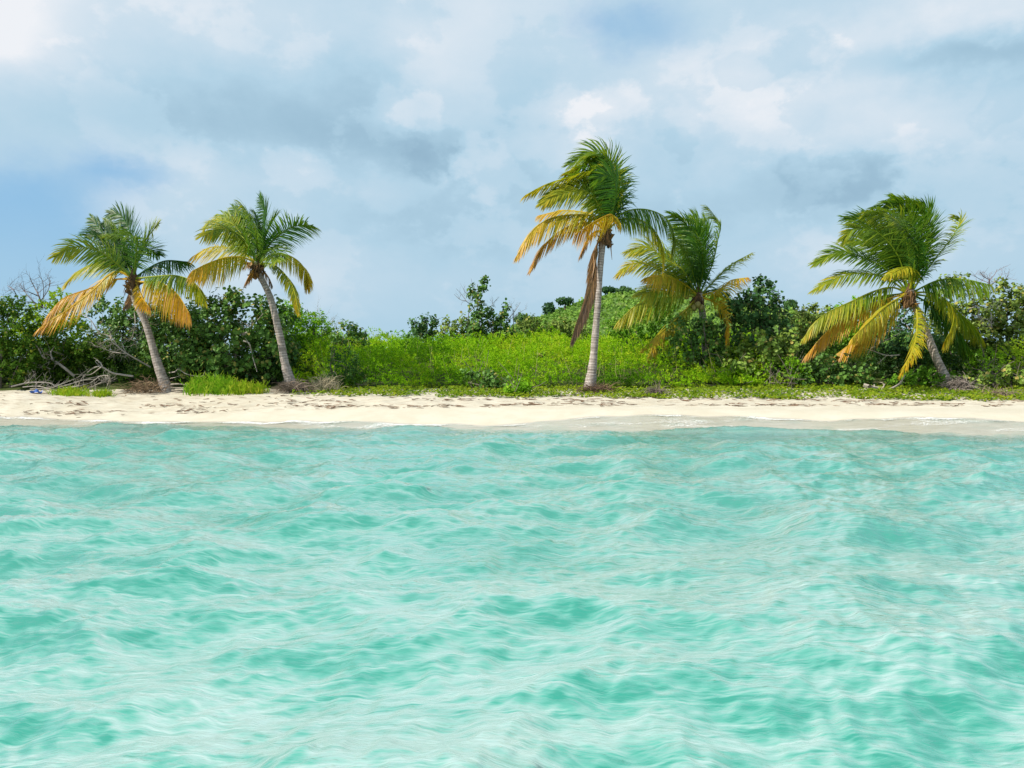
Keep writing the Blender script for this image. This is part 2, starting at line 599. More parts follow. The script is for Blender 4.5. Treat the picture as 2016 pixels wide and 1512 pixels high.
def sample(tile, L, x, y):
    N = tile[0].shape[0]
    u, v = x / L * N, y / L * N
    i, j = np.floor(u).astype(int), np.floor(v).astype(int)
    fu, fv = u - i, v - j
    i0, i1, j0, j1 = i % N, (i + 1) % N, j % N, (j + 1) % N
    return [(a[j0, i0] * (1 - fu) + a[j0, i1] * fu) * (1 - fv) + (a[j1, i0] * (1 - fu) + a[j1, i1] * fu) * fv for a in tile]


tA = sea_tile(512, 13.0, 2.4, 4.4, unit(np.array([-0.45, 0.9])), 0.25, 0.054, 0.9, 15, 11)
tB = sea_tile(256, 2.9, 0.55, 3.6, unit(np.array([-0.75, 0.6])), 0.25, 0.0080, 4.0, 75, 12)
wy = np.concatenate([-np.geomspace(60, 1.0, 26), np.linspace(-0.8, 0.9, 8), np.geomspace(1.05, 24.6, 720)])
wf_ = np.linspace(-0.80, 0.80, 640)
wo = 0.80 + np.array([0.01, 0.03, 0.07, 0.14, 0.3, 0.6, 1.2, 2.4, 5.0, 12.0])
wfan = np.concatenate([-wo[::-1], wf_, wo])
X, Y, Fq = grid(lambda y: wfan * (abs(y) + 0.4 + 3 * (y < 0.9)), wy)
S = Y - shore(X)
zb = ground(X, Y)
hA, ax, ay = sample(tA, 13.0, X, Y)
ca, sa = math.cos(0.5), math.sin(0.5)
hB, bx, by = sample(tB, 2.9, X * ca + Y * sa, -X * sa + Y * ca)
gust = 0.72 + 0.50 * fbm(X * 0.35, Y * 0.35, 61, 2)
near = np.clip(-S / 3.0, 0.0, 1.0)
att = 0.30 + 0.70 * near
lip = 0.16 * np.exp(-((S + 0.55) / 0.38) ** 2) * ss(fbm(X * 0.45, X * 0 + 2.2, 62, 2), 0.42, 0.75)   # small shore break
zw = (hA * gust * att + hB * gust) * np.where(S < 0, 1, np.exp(-np.maximum(S, 0) * 4)) + lip
run = swash(X)
film = 0.016 + 0.08 * (fbm(X * 1.6, Y * 3.6, 63, 3) - 0.35)
edge = 1 - ss(S, run - 0.08, run + 0.05)
zs = np.where(S > -0.5, np.maximum(zw, zb + film * edge - 0.05 * (1 - edge)), zw)
chop = 0.42 * att * (S < 0)
XX, YY = X + ax * chop * gust + bx * 0.5 * chop, Y + ay * chop * gust + by * 0.5 * chop
depth = np.maximum(zs - zb, 0.0)
streak = fbm(X * 0.9, Y * 2.5, 64, 3)
foam = 0.62 * np.exp(-((S + 0.12) / 0.22) ** 2) * ss(fbm(X * 0.8, X * 0 + 8.8, 65, 3), 0.35, 0.7)
foam += 0.36 * np.exp(-((S - run + 0.1) / 0.12) ** 2) * (S > 0) + 0.60 * ss(S, -0.1, 0.2) * edge * ss(streak, 0.2, 0.70)
water = build('water', np.stack([XX, YY, zs], -1).reshape(-1, 3), [Fq], M_WATER, smooth=True,
              attrs={'depth': depth.ravel(), 'crest': np.clip(hA * gust / 0.12, -1, 1.5).ravel(), 'foam': foam.ravel()})
water['kind'] = 'structure'


# ------------------------------------------------------------------ coconut palms
AGE = [0.0, 0.22, 0.42, 0.58, 0.72, 0.86, 1.0, 1.25]
AGE_C = np.array([[0.022, 0.085, 0.017], [0.058, 0.165, 0.014], [0.19, 0.29, 0.016], [0.44, 0.42, 0.025],
                  [0.58, 0.41, 0.03], [0.63, 0.355, 0.03], [0.48, 0.28, 0.12], [0.20, 0.13, 0.09]])


def age_col(a):
    a = np.clip(a, 0, 1.25)
    return np.stack([np.interp(a, AGE, AGE_C[:, i]) for i in range(3)], -1)


def frond_mesh(P3, age, roll, Lmax, rs, droop=None, wind=0.42, dens=1.0):
    """rachis plus two rows of bent, tapering leaflets"""
    acc, rib = Acc(), Acc()
    n = 48
    P = catmull(P3, n)
    length = np.sum(np.linalg.norm(np.diff(P, axis=0), axis=1))
    u = np.linspace(0, 1, n)
    R = 0.030 * (1 - u) ** 0.8 + 0.005
    R[:5] *= np.linspace(1.8, 1.1, 5)
    rc = age_col(np.clip(age * 0.75 + 0.18 + 0 * u, 0, 1.2)) * 1.15
    tube(rib, P, R, rc, 5)
    Tn = unit(np.gradient(P, axis=0))
    upv = np.array([0, 0, 1.0])
    # carry one side vector along the rachis so the blade does not flip where it turns over
    S0 = np.cross(Tn[0], upv + 0.35 * np.array([0.3, -1, 0]))
    S = np.zeros_like(P)
    S[0] = unit(S0)
    for i in range(1, n):
        v = S[i - 1] - Tn[i] * np.dot(S[i - 1], Tn[i])
        S[i] = unit(v)
    Nn = np.cross(S, Tn)
    cr, sr = math.cos(roll), math.sin(roll)
    S = S * cr + Nn * sr
    Nn = np.cross(S, Tn)
    nl = int(max(14, length * 27 * dens))
    if droop is None:
        droop = 0.22 + 0.85 * min(age, 1.0)
    for side in (-1, 1):
        q = np.linspace(0, 1, nl)
        tt = 0.14 + 0.86 * q ** 0.95 + rs.normal(0, 0.003, nl)
        tt = np.clip(tt, 0, 1)
        keep = rs.random(nl) > (0.04 + 0.20 * max(0, age - 0.8))
        tt, q = tt[keep], q[keep]
        k = len(tt)
        fi = tt * (n - 1)
        i0 = np.clip(fi.astype(int), 0, n - 2)
        fr_ = (fi - i0)[:, None]
        lerp = lambda A: A[i0] * (1 - fr_) + A[i0 + 1] * fr_
        p, tn, sd, nn = lerp(P), unit(lerp(Tn)), unit(lerp(S)), unit(lerp(Nn))
        L = Lmax * np.interp(q, [0, 0.12, 0.4, 0.75, 1], [0.45, 0.85, 1.0, 0.80, 0.38]) * rs.uniform(0.82, 1.1, k)
        b = np.radians(np.interp(q, [0, 0.5, 1], [22, 40, 68]))[:, None] + rs.normal(0, 0.09, (k, 1))
        d = unit(sd * side * np.cos(b) + tn * np.sin(b) + nn * (0.18 + rs.normal(0, 0.10, (k, 1)))
                 + np.array([0, 0, -1.0]) * max(0, droop - 0.45) * 1.3)
        wv = np.array([-1.0, 0.12, 0.02]) * wind
        grav = np.array([0, 0, -1.0]) * droop
        gu = rs.uniform(0.7, 1.3, (k, 1))
        W = 0.020 * rs.uniform(0.8, 1.2, k)
        seg = [0.0, 0.34, 0.70, 1.0]
        wid = [0.75, 1.0, 0.70, 0.0]
        pts, cur, dcur = [p], p, d
        dirs = [d]
        for si in range(1, 4):
            dcur = unit(dcur + (grav * 0.62 + wv * 0.55) * gu * (0.5 + 0.5 * si) * 0.55)
            cur = cur + dcur * (L * (seg[si] - seg[si - 1]))[:, None]
            pts.append(cur)
            dirs.append(dcur)
        fn_ = unit(nn + rs.normal(0, 0.30, (k, 3)))
        V = []
        for si in range(4):
            wa = unit(np.cross(dirs[si], fn_))
            if si < 3:
                V += [pts[si] - wa * (W * wid[si])[:, None], pts[si] + wa * (W * wid[si])[:, None]]
            else:
                V += [pts[si]]
        V = np.stack(V, 1)                                   # k,7,3
        ag = age + 0.20 * (q - 0.45) + rs.normal(0, 0.06, k)
        ags = np.stack([ag, ag, ag + 0.03, ag + 0.03, ag + 0.06, ag + 0.06, ag + 0.12 * (0.4 + min(age, 1))], 1)
        colr = age_col(ags)
        o = np.arange(k)[:, None] * 7
        quads = np.concatenate([o + np.array([0, 1, 3, 2]), o + np.array([2, 3, 5, 4])])
        tris = o + np.array([4, 5, 6])
        acc.put(V.reshape(-1, 3), [quads, tris], colr.reshape(-1, 3))
    return acc, rib


def palm(label, Y, O, K, trunk, crown, fronds, seed, nuts=(), stubs=14, extra=()):
    rs = np.random.default_rng(seed)
    tp = [at(px, py, Y) for px, py, _ in trunk]
    base = tp[-1].copy()
    r = root('coconut_palm', base, label, 'palm tree', 'coconut palms along the beach')
    # trunk, from the ground up
    n = 150
    P = catmull(tp[::-1], n)
    P = np.vstack([P[:1] - np.array([0, 0, 0.35]), P])
    s = np.concatenate([[0], np.cumsum(np.linalg.norm(np.diff(P, axis=0), axis=1))])
    wid = np.array([wp for _, _, wp in trunk][::-1]) / 2 * Y / F * 0.80
    zz = np.array([q[2] for q in tp[::-1]])
    R = np.interp(P[:, 2], zz, wid)
    R = R * (1 + 0.035 * np.abs(((s / 0.095) % 1) - 0.5) * 2 + 0.03 * np.sin(s * 5.1 + seed) + 0.02 * np.sin(s * 17))
    acc = Acc()
    ringc = 0.5 + 0.5 * np.cos(s / 0.095 * 2 * np.pi)
    tc_ = np.array([0.43, 0.39, 0.36])[None] * (0.66 + 0.42 * ringc)[:, None]
    tube(acc, P, R, tc_, 18)
    acc.build('trunk', M_BARK, r, base, True)
    # stubs of old leaf stalks round the crown
    acc = Acc()
    cp = at(crown[0], crown[1], Y)
    for i in range(stubs):
        a = rs.uniform(0, 2 * np.pi)
        d = np.array([math.cos(a), math.sin(a), rs.uniform(0.3, 1.6)])
        d = d / np.linalg.norm(d)
        st = cp - np.array([0, 0, 0.28]) + np.array([math.cos(a), math.sin(a), 0]) * 0.10 + np.array([0, 0, rs.uniform(-0.3, 0.2)])
        q = [st, st + d * 0.18, st + d * rs.uniform(0.22, 0.36) + np.array([0, 0, -0.04])]
        tube(acc, q, [0.065, 0.05, 0.012], 0.36 * age_col(rs.uniform(0.9, 1.2)), 5)
    for i in range(26):                                      # fibre mat
        a = rs.uniform(0, 2 * np.pi)
        st = cp + np.array([math.cos(a) * 0.14, math.sin(a) * 0.14, rs.uniform(-0.35, 0.1)])
        q = [st, st + np.array([math.cos(a) * 0.1 - 0.03, math.sin(a) * 0.1, -0.12]), st + np.array([math.cos(a) * 0.12 - 0.08, math.sin(a) * 0.12, -rs.uniform(0.25, 0.5)])]
        tube(acc, q, [0.022, 0.016, 0.004], 0.45 * age_col(rs.uniform(1.0, 1.25)), 4)
    tube(acc, [cp - np.array([0, 0, 0.5]), cp - np.array([0, 0, 0.25]), cp + np.array([0, 0, 0.1]), cp + np.array([0, 0, 0.35])],
         [wid[-1] * 0.95, wid[-1] * 1.25, wid[-1] * 1.0, wid[-1] * 0.3], 0.33 * age_col(1.15), 9)
    acc.build('crown_base', M_WOOD, r, base)
    for fd in fronds:
        pts, age, dz = fd[:3]
        opt = fd[3] if len(fd) > 3 else {}
        pp = [(O[0] + a / K, O[1] + b / K) for a, b in pts] if not opt.get('abs') else pts
        q2 = np.array(pp)
        seg = np.concatenate([[0], np.cumsum(np.linalg.norm(np.diff(q2, axis=0), axis=1))])
        tt = seg / seg[-1]
        proj = seg[-1] * Y / F
        want = opt.get('len', 3.3)
        if proj < want and not opt.get('flat'):
            dzz = min(math.sqrt(want ** 2 - proj ** 2), 2.0) * (1 if dz >= 0 else -1)
            if abs(dzz) > abs(dz): dz = dzz
        P3 = np.array([at(a, b, Y + dz * (t_ ** 1.2)) for (a, b), t_ in zip(pp, tt)])
        P3[0] = cp * 0.75 + P3[0] * 0.25
        rl = opt.get('roll', rs.uniform(0.35, 0.9) * rs.choice([-1, 1]))
        acc, rib = frond_mesh(P3, age + (rs.uniform(-0.09, 0.10) if age < 0.9 else 0), rl, opt.get('L', 0.82) * (1.3 if opt.get('droop', 0) >= 0.9 and opt.get('droop', 0) < 2 else 1.14) * Y / 26 * rs.uniform(0.92, 1.05), rs, opt.get('droop'), opt.get('wind', 0.42), opt.get('dens', 1.0))
        if opt.get('stalk'):
            o = rib.build('leaf_stalk', M_FROND, r, base)
        else:
            o = acc.build('frond', M_FROND, r, base)
            rib.build('midrib', M_FROND, o, base)
        if opt.get('label'): o['label'] = opt['label']
    for (px, py, dy) in nuts:
        c0 = at(px, py, Y + dy)
        th = np.linspace(0, np.pi, 9)
        acc = Acc()
        rr = 0.11
        prof = np.stack([np.zeros(9), np.zeros(9), np.cos(th) * rr * 1.25], -1) + c0
        tube(acc, prof, np.maximum(np.sin(th) * rr * (1 + 0.12 * np.cos(th)), 0.004), (0.2, 0.2, 0.1), 10)
        acc.build('coconut', M_NUT, r, base, True)
    return r


palm('tall coconut palm with orange lower fronds, leaning left, nearest the left edge', 26.0, (70, 390), 5.76,
     [(262, 560, 17), (264.6, 588, 15), (288, 641, 15), (307.5, 707, 19), (322, 750, 25), (329, 768, 32), (330, 774, 37)], (263, 548),
     [([(1115, 850), (1140, 620), (1130, 440), (820, 425)], 0.33, -0.7, {'roll': 1.0}),
      ([(1130, 850), (1190, 600), (1290, 420), (1390, 300)], 0.36, 0.3, {'roll': 1.2, 'wind': 0.15}),
      ([(1110, 850), (1090, 500), (1040, 310), (960, 195), (850, 178)], 0.08, 0.6, {'roll': 0.9, 'wind': 0.1}),
      ([(1090, 860), (960, 560), (880, 400), (800, 270)], 0.12, 0.6, {'roll': 0.9}),
      ([(1060, 860), (900, 640), (780, 430), (640, 230)], 0.10, 0.3, {'roll': 0.9}),
      ([(1050, 870), (900, 640), (740, 430), (570, 430)], 0.14, 0.2, {'roll': -0.7}),
      ([(1050, 880), (850, 690), (680, 590), (450, 555), (230, 660)], 0.40, -0.4, {'roll': 0.7}),
      ([(1050, 890), (800, 740), (620, 760), (440, 860), (350, 980)], 0.60, 0.5, {'roll': 0.5}),
      ([(1050, 890), (930, 835), (800, 900), (690, 1010), (430, 1220), (50, 1470)], 0.80, -0.7, {'roll': 0.5, 'L': 0.9}),
      ([(1040, 930), (850, 930), (600, 1030), (330, 1130), (180, 1280), (90, 1430)], 0.77, -0.2, {'roll': 0.4, 'L': 0.85}),
      ([(1170, 890), (1290, 790), (1480, 710), (1720, 720)], 0.12, 0.2, {'wind': 0.0, 'droop': 0.75, 'roll': 0.3}),
      ([(1180, 930), (1350, 890), (1600, 880), (1800, 960), (1910, 1140)], 0.42, -0.2, {'wind': 0.0, 'droop': 0.9, 'roll': 0.3}),
      ([(1130, 1040), (1230, 950), (1400, 950), (1600, 1080), (1740, 1300)], 0.72, -0.8, {'wind': 0.05, 'droop': 1.3, 'roll': 0.3, 'L': 0.95}),
      ([(1180, 1010), (1210, 1130), (1290, 1240)], 0.80, -0.4, {'len': 1.4, 'L': 0.5}),
      ([(1120, 860), (1180, 640), (1280, 580), (1400, 650)], 0.10, 0.8, {'wind': 0.0, 'roll': 0.8}),
      ([(1080, 860), (1010, 600), (950, 450), (900, 330)], 0.16, 0.9, {'roll': -0.9}),
      ([(1080, 870), (930, 720), (820, 640), (700, 640)], 0.2, 0.9, {'roll': 0.8}),
      ([(1130, 1050), (1060, 1150), (1010, 1230)], 1.1, -0.2, {'len': 1.2, 'L': 0.35, 'flat': 1, 'label': 'short dead brown frond stub'})], 101)

palm('coconut palm with pale curved trunk rising from a root mound, second from left', 26.0, (350, 380), 6.3,
     [(507, 515, 17), (509, 537, 14), (531.7, 585, 15), (550, 657.6, 17), (561.5, 717, 19), (571, 750, 26), (577, 766, 33), (578, 772, 38)], (508, 518),
     [([(1000, 820), (970, 500), (900, 300), (790, 145)], 0.24, -0.4, {'roll': 1.0}),
      ([(1010, 820), (1060, 500), (1080, 250), (1040, 60)], 0.14, 0.1, {'roll': 1.1, 'wind': 0.1}),
      ([(1020, 820), (1080, 560), (1150, 400), (1230, 270)], 0.26, 0.4, {'roll': 1.1, 'wind': 0.05}),
      ([(1050, 820), (1150, 620), (1330, 470), (1500, 400), (1700, 430)], 0.26, -0.1, {'roll': 0.9, 'wind': 0.0}),
      ([(990, 830), (880, 560), (790, 350), (700, 190)], 0.14, 0.4, {'roll': 0.9}),
      ([(980, 830), (850, 600), (700, 380), (600, 300), (480, 290)], 0.22, 0.2, {'roll': 0.6}),
      ([(960, 840), (760, 540), (620, 455), (480, 450), (320, 530)], 0.48, -0.4, {'roll': 0.5}),
      ([(970, 840), (740, 440), (560, 340), (400, 360), (340, 450)], 0.52, 0.4, {'roll': 0.5}),
      ([(950, 850), (750, 720), (560, 670), (380, 680), (180, 790)], 0.56, 0.4, {'roll': 0.5, 'L': 0.9}),
      ([(950, 870), (800, 800), (600, 800), (380, 870), (190, 960)], 0.64, -0.6, {'roll': 0.3, 'L': 0.95, 'droop': 1.1}),
      ([(1050, 850), (1180, 770), (1330, 760), (1500, 850), (1600, 1000), (1605, 1170)], 0.56, 0.2, {'wind': 0.0, 'droop': 0.9, 'L': 0.65, 'roll': 0.4}),
      ([(1060, 880), (1180, 890), (1320, 1000), (1430, 1180), (1500, 1480)], 0.55, -0.2, {'wind': 0.05, 'droop': 0.8, 'L': 0.55, 'roll': 0.3}),
      ([(980, 930), (910, 990), (840, 1110)], 0.98, -0.4, {'len': 1.2, 'L': 0.45, 'label': 'short dead orange-brown frond drooping by the trunk'}),
      ([(1020, 940), (1120, 1040), (1175, 1150)], 1.2, 0.2, {'len': 1.2, 'L': 0.3, 'droop': 1.5, 'label': 'dead dark brown frond hanging by the trunk'}),
      ([(1000, 830), (1030, 600), (1000, 400), (960, 250)], 0.14, 0.8, {'roll': -1.0}),
      ([(1040, 830), (1120, 700), (1200, 730), (1230, 850)], 0.24, -0.6, {'wind': 0.0, 'len': 2.4}),
      ([(970, 840), (880, 650), (850, 560), (830, 480)], 0.2, -0.7, {'roll': 0.9}),
      ([(1020, 830), (1090, 640), (1170, 560), (1260, 520)], 0.1, 0.7, {'roll': 0.8, 'wind': 0.0}),
      ([(950, 860), (860, 860), (800, 800)], 1.0, 0.3, {'len': 1.3, 'L': 0.35})], 102)

palm('tallest coconut palm with wind-swept crown and a long dead frond hanging beside its trunk', 26.0, (1000, 270), 5.6,
     [(1194, 452, 19), (1188.5, 467, 16), (1182, 522, 15), (1177, 595, 16), (1169, 697, 18), (1165, 735, 23), (1162, 758, 31), (1161.5, 770, 36)], (1193, 455),
     [([(1100, 1000), (1175, 700), (1165, 400), (1050, 225), (900, 215), (760, 390)], 0.26, -0.2, {'roll': 0.75, 'L': 0.9}),
      ([(1110, 1000), (1185, 650), (1155, 340), (1060, 190), (900, 165), (690, 300)], 0.28, 0.4, {'roll': -0.6, 'L': 0.9}),
      ([(1100, 1000), (1170, 600), (1080, 330), (900, 370), (700, 430), (420, 520), (190, 640)], 0.40, -0.5, {'roll': 0.5, 'L': 0.85}),
      ([(1090, 1000), (1120, 700), (1000, 480), (820, 480), (560, 600), (400, 690)], 0.33, -0.1, {'roll': 0.5, 'L': 0.85}),
      ([(1080, 1010), (1020, 780), (860, 600), (680, 600), (500, 660), (380, 730)], 0.50, -0.7, {'roll': 0.4, 'L': 0.85}),
      ([(1070, 1020), (980, 880), (850, 830), (600, 810), (350, 860)], 0.58, 0.4, {'roll': 0.5}),
      ([(1060, 1030), (960, 890), (800, 855), (500, 885), (280, 1020), (110, 1290)], 0.64, -0.3, {'roll': 0.3, 'L': 0.8, 'droop': 1.0}),
      ([(1060, 1040), (950, 950), (740, 960), (540, 1060), (380, 1220), (250, 1450)], 0.80, 0.1, {'roll': 0.3, 'L': 0.7, 'droop': 0.9}),
      ([(1095, 1050), (1160, 900), (1120, 855), (930, 945), (740, 1075)], 0.68, -1.0, {'roll': 0.3, 'L': 0.75, 'droop': 1.2, 'wind': 0.25}),
      ([(1050, 1060), (970, 1040), (880, 1120), (800, 1300)], 0.98, -0.5, {'len': 2.0, 'L': 0.55, 'label': 'withered tan frond under the crown'}),
      ([(1110, 1060), (1190, 890), (1350, 805), (1560, 805), (1750, 900), (1830, 1080), (1800, 1260)], 0.28, -0.2, {'wind': 0.0, 'droop': 1.2, 'L': 0.9, 'roll': 0.25}),
      ([(1110, 1060), (1170, 960), (1270, 900), (1450, 910), (1600, 1010), (1700, 1200), (1705, 1450)], 0.50, -0.5, {'wind': 0.05, 'droop': 1.2, 'L': 0.7, 'roll': 0.25}),
      ([(1185, 462), (1171, 492), (1168, 540), (1153, 590), (1138, 630), (1127, 664)], 1.12, -0.15, {'abs': 1, 'flat': 1, 'L': 0.75, 'droop': 1.5, 'wind': 0.35, 'dens': 2.2, 'roll': 1.0, 'label': 'long dead brown frond hanging down beside the trunk'}),
      ([(1187, 460), (1176, 480), (1171, 520), (1166, 548)], 1.2, -0.3, {'abs': 1, 'flat': 1, 'L': 0.4, 'droop': 3.0, 'wind': 0.1, 'label': 'dead brown frond remnant against the trunk'}),
      ([(1195, 460), (1201, 478), (1205, 512)], 1.2, -0.1, {'abs': 1, 'flat': 1, 'stalk': 1, 'label': 'bare dead leaf stalk right of the trunk'}),
      ([(1110, 1010), (1190, 800), (1215, 600), (1195, 480), (1130, 380)], 0.16, 0.7, {'roll': 0.3, 'L': 0.75}),
      ([(1100, 1000), (1150, 750), (1090, 560), (960, 540), (840, 610)], 0.18, 0.6, {'roll': 0.5, 'L': 0.85}),
      ([(1105, 1000), (1180, 720), (1180, 500), (1110, 420), (980, 460)], 0.2, -0.4, {'roll': -0.5, 'L': 0.85}),
      ([(1100, 1000), (1140, 800), (1080, 690), (960, 690), (860, 740)], 0.26, 0.8, {'roll': 0.5}),
      ([(1105, 1000), (1165, 560), (1110, 290), (980, 250), (800, 330), (640, 400)], 0.3, 0.2, {'roll': 0.5, 'L': 0.9})], 103)

palm('short bushy coconut palm right of the tallest palm, trunk hidden in shrubs', 29.2, (1200, 400), 4.727,
     [(1376, 578, 18), (1379, 595, 16), (1386, 640, 16), (1389, 700, 17), (1390, 740, 20), (1390, 765, 28)], (1375, 582),
     [([(830, 820), (830, 550), (790, 300), (690, 180), (580, 110)], 0.22, -0.2, {'roll': 0.9, 'L': 0.95}),
      ([(840, 820), (850, 500), (830, 300), (790, 130)], 0.18, 0.4, {'roll': 1.0, 'L': 0.95}),
      ([(850, 820), (880, 500), (900, 300), (880, 150)], 0.18, 0.7, {'roll': 1.0, 'wind': 0.2}),
      ([(870, 830), (960, 560), (1010, 330), (1030, 200), (920, 40)], 0.36, 0.0, {'roll': 1.1, 'wind': 0.1}),
      ([(810, 830), (760, 600), (700, 450), (620, 350)], 0.22, -0.5, {'roll': 0.9, 'L': 0.9}),
      ([(800, 840), (680, 620), (520, 520), (350, 410), (180, 450)], 0.36, 0.5, {'roll': 0.6}),
      ([(800, 850), (600, 690), (400, 590), (230, 560), (80, 660)], 0.45, 0.1, {'roll': 0.5, 'L': 0.7}),
      ([(800, 860), (720, 770), (560, 690), (350, 690)], 0.56, -0.4, {'roll': 0.5}),
      ([(790, 870), (640, 770), (450, 800), (290, 850)], 0.46, -0.2, {'roll': 0.4}),
      ([(790, 880), (640, 870), (480, 880), (280, 930), (90, 1090)], 0.53, -0.7, {'roll': 0.3, 'L': 0.85, 'droop': 1.0}),
      ([(820, 900), (770, 950), (650, 1030), (500, 1160), (420, 1280), (370, 1440)], 0.62, -0.8, {'roll': 0.3, 'L': 0.7, 'droop': 1.1, 'wind': 0.1}),
      ([(800, 910), (640, 1060), (480, 1200), (300, 1360)], 0.58, -0.5, {'roll': 0.3, 'L': 0.4, 'droop': 1.1}),
      ([(880, 870), (980, 720), (1120, 580), (1320, 465)], 0.42, 0.0, {'wind': 0.0, 'roll': 0.5, 'L': 0.55, 'droop': 0.6, 'dens': 0.7}),
      ([(880, 880), (1030, 800), (1130, 720), (1290, 690)], 0.60, -0.5, {'wind': 0.0, 'roll': 0.4, 'L': 0.6}),
      ([(900, 900), (990, 930), (1060, 1010), (1090, 1120), (1080, 1250)], 0.72, -0.9, {'roll': 1.0, 'L': 0.75, 'droop': 0.5, 'wind': 0.1}),
      ([(800, 840), (700, 700), (560, 560), (470, 500)], 0.18, 0.8, {'roll': 0.8}),
      ([(830, 830), (800, 600), (740, 380), (640, 260)], 0.2, 0.5, {'roll': 0.9, 'L': 0.95}),
      ([(840, 830), (870, 620), (860, 430), (830, 330)], 0.16, -0.6, {'roll': 0.9}),
      ([(870, 870), (950, 810), (1020, 870)], 0.2, 0.4, {'len': 2.0, 'wind': 0.0}),
      ([(810, 870), (700, 820), (560, 760), (450, 720)], 0.3, 0.7, {'roll': 0.5})], 104,
     nuts=[(1352, 583, -0.3), (1374, 600, -0.35), (1381, 606, -0.3), (1367, 606, -0.25)])

palm('broad coconut palm on the right leaning left, golden frond hanging straight down at its centre', 26.6, (1570, 370), 3.98,
     [(1790, 572, 20), (1796, 592, 16), (1819, 641, 16), (1841, 699, 18), (1859, 739, 22), (1868, 760, 28), (1870, 766, 32)], (1790, 576),
     [([(890, 800), (870, 500), (800, 300), (700, 220), (530, 200)], 0.22, -0.3, {'roll': 0.8, 'L': 0.95}),
      ([(900, 800), (920, 450), (870, 200), (760, 115), (600, 150)], 0.22, 0.2, {'roll': 0.8, 'L': 0.95}),
      ([(910, 800), (980, 450), (990, 250), (900, 130), (760, 70)], 0.16, 0.5, {'roll': 0.7, 'L': 0.95}),
      ([(920, 800), (1000, 500), (1030, 300), (1020, 160), (940, 110)], 0.14, 0.7, {'roll': 0.6, 'wind': 0.25}),
      ([(940, 800), (1060, 580), (1200, 400), (1280, 260), (1240, 220)], 0.34, 0.0, {'roll': 0.6, 'dens': 0.7, 'L': 0.75}),
      ([(870, 800), (780, 520), (620, 345), (450, 320), (360, 400)], 0.24, -0.3, {'roll': 0.7, 'L': 0.9}),
      ([(870, 800), (760, 480), (560, 270), (380, 240)], 0.22, 0.3, {'roll': 0.7, 'L': 0.9}),
      ([(860, 810), (740, 560), (560, 430), (390, 420)], 0.34, 0.5, {'roll': 0.6}),
      ([(850, 810), (700, 640), (520, 550), (330, 500), (140, 590)], 0.24, 0.0, {'roll': 0.5, 'L': 0.75}),
      ([(850, 820), (680, 700), (480, 670), (300, 710), (140, 800)], 0.40, -0.1, {'roll': 0.3, 'L': 0.7}),
      ([(890, 810), (905, 650), (860, 620), (780, 650), (690, 700)], 0.58, -0.9, {'roll': 0.3, 'len': 2.6, 'L': 0.55}),
      ([(840, 830), (740, 780), (600, 810), (420, 890), (200, 1000), (60, 1160)], 0.50, -0.4, {'roll': 0.3, 'L': 0.75, 'droop': 1.0}),
      ([(850, 840), (700, 870), (520, 930), (380, 1020), (250, 1110), (70, 1310)], 0.76, -0.1, {'roll': 0.3, 'L': 0.7, 'droop': 1.0}),
      ([(820, 840), (700, 920), (560, 1050), (430, 1180)], 0.56, -0.9, {'roll': 0.3, 'L': 0.6, 'droop': 1.0}),
      ([(840, 840), (650, 850), (470, 900), (330, 1020)], 0.46, 0.3, {'roll': 0.3, 'droop': 1.0}),
      ([(900, 870), (932, 950), (935, 1120), (900, 1280), (810, 1450)], 0.60, -1.0, {'roll': 1.1, 'L': 0.75, 'droop': 0.4, 'wind': 0.15}),
      ([(930, 830), (1040, 820), (1150, 870), (1230, 970), (1210, 1090), (1150, 1210)], 0.42, -0.8, {'roll': 0.7, 'L': 0.85, 'droop': 0.8, 'wind': 0.3}),
      ([(950, 830), (1100, 725), (1300, 715), (1520, 760)], 0.26, -0.2, {'wind': 0.0, 'droop': 1.1, 'roll': 0.3}),
      ([(950, 850), (1150, 880), (1270, 980), (1380, 1080), (1450, 1180)], 0.30, 0.2, {'wind': 0.0, 'droop': 1.1, 'roll': 0.3}),
      ([(950, 870), (1130, 960), (1230, 1080), (1330, 1230), (1400, 1340)], 0.22, 0.0, {'wind': 0.0, 'droop': 1.2, 'roll': 0.3}),
      ([(840, 860), (700, 1000), (560, 1110), (310, 1300)], 0.66, 0.4, {'roll': 0.3, 'droop': 1.1}),
      ([(890, 800), (850, 600), (720, 400), (560, 350)], 0.18, 0.6, {'roll': 0.8, 'L': 0.95}),
      ([(905, 800), (950, 600), (940, 400), (880, 280)], 0.16, -0.5, {'roll': 0.9, 'L': 0.9}),
      ([(900, 800), (920, 550), (860, 350), (740, 240)], 0.24, -0.5, {'roll': 0.9, 'L': 0.95})], 105)


# ------------------------------------------------------------------ shrubs
def frames(nrm, rs):
    a = unit(np.cross(nrm, rs.normal(size=nrm.shape)))
    return a, np.cross(nrm, a)


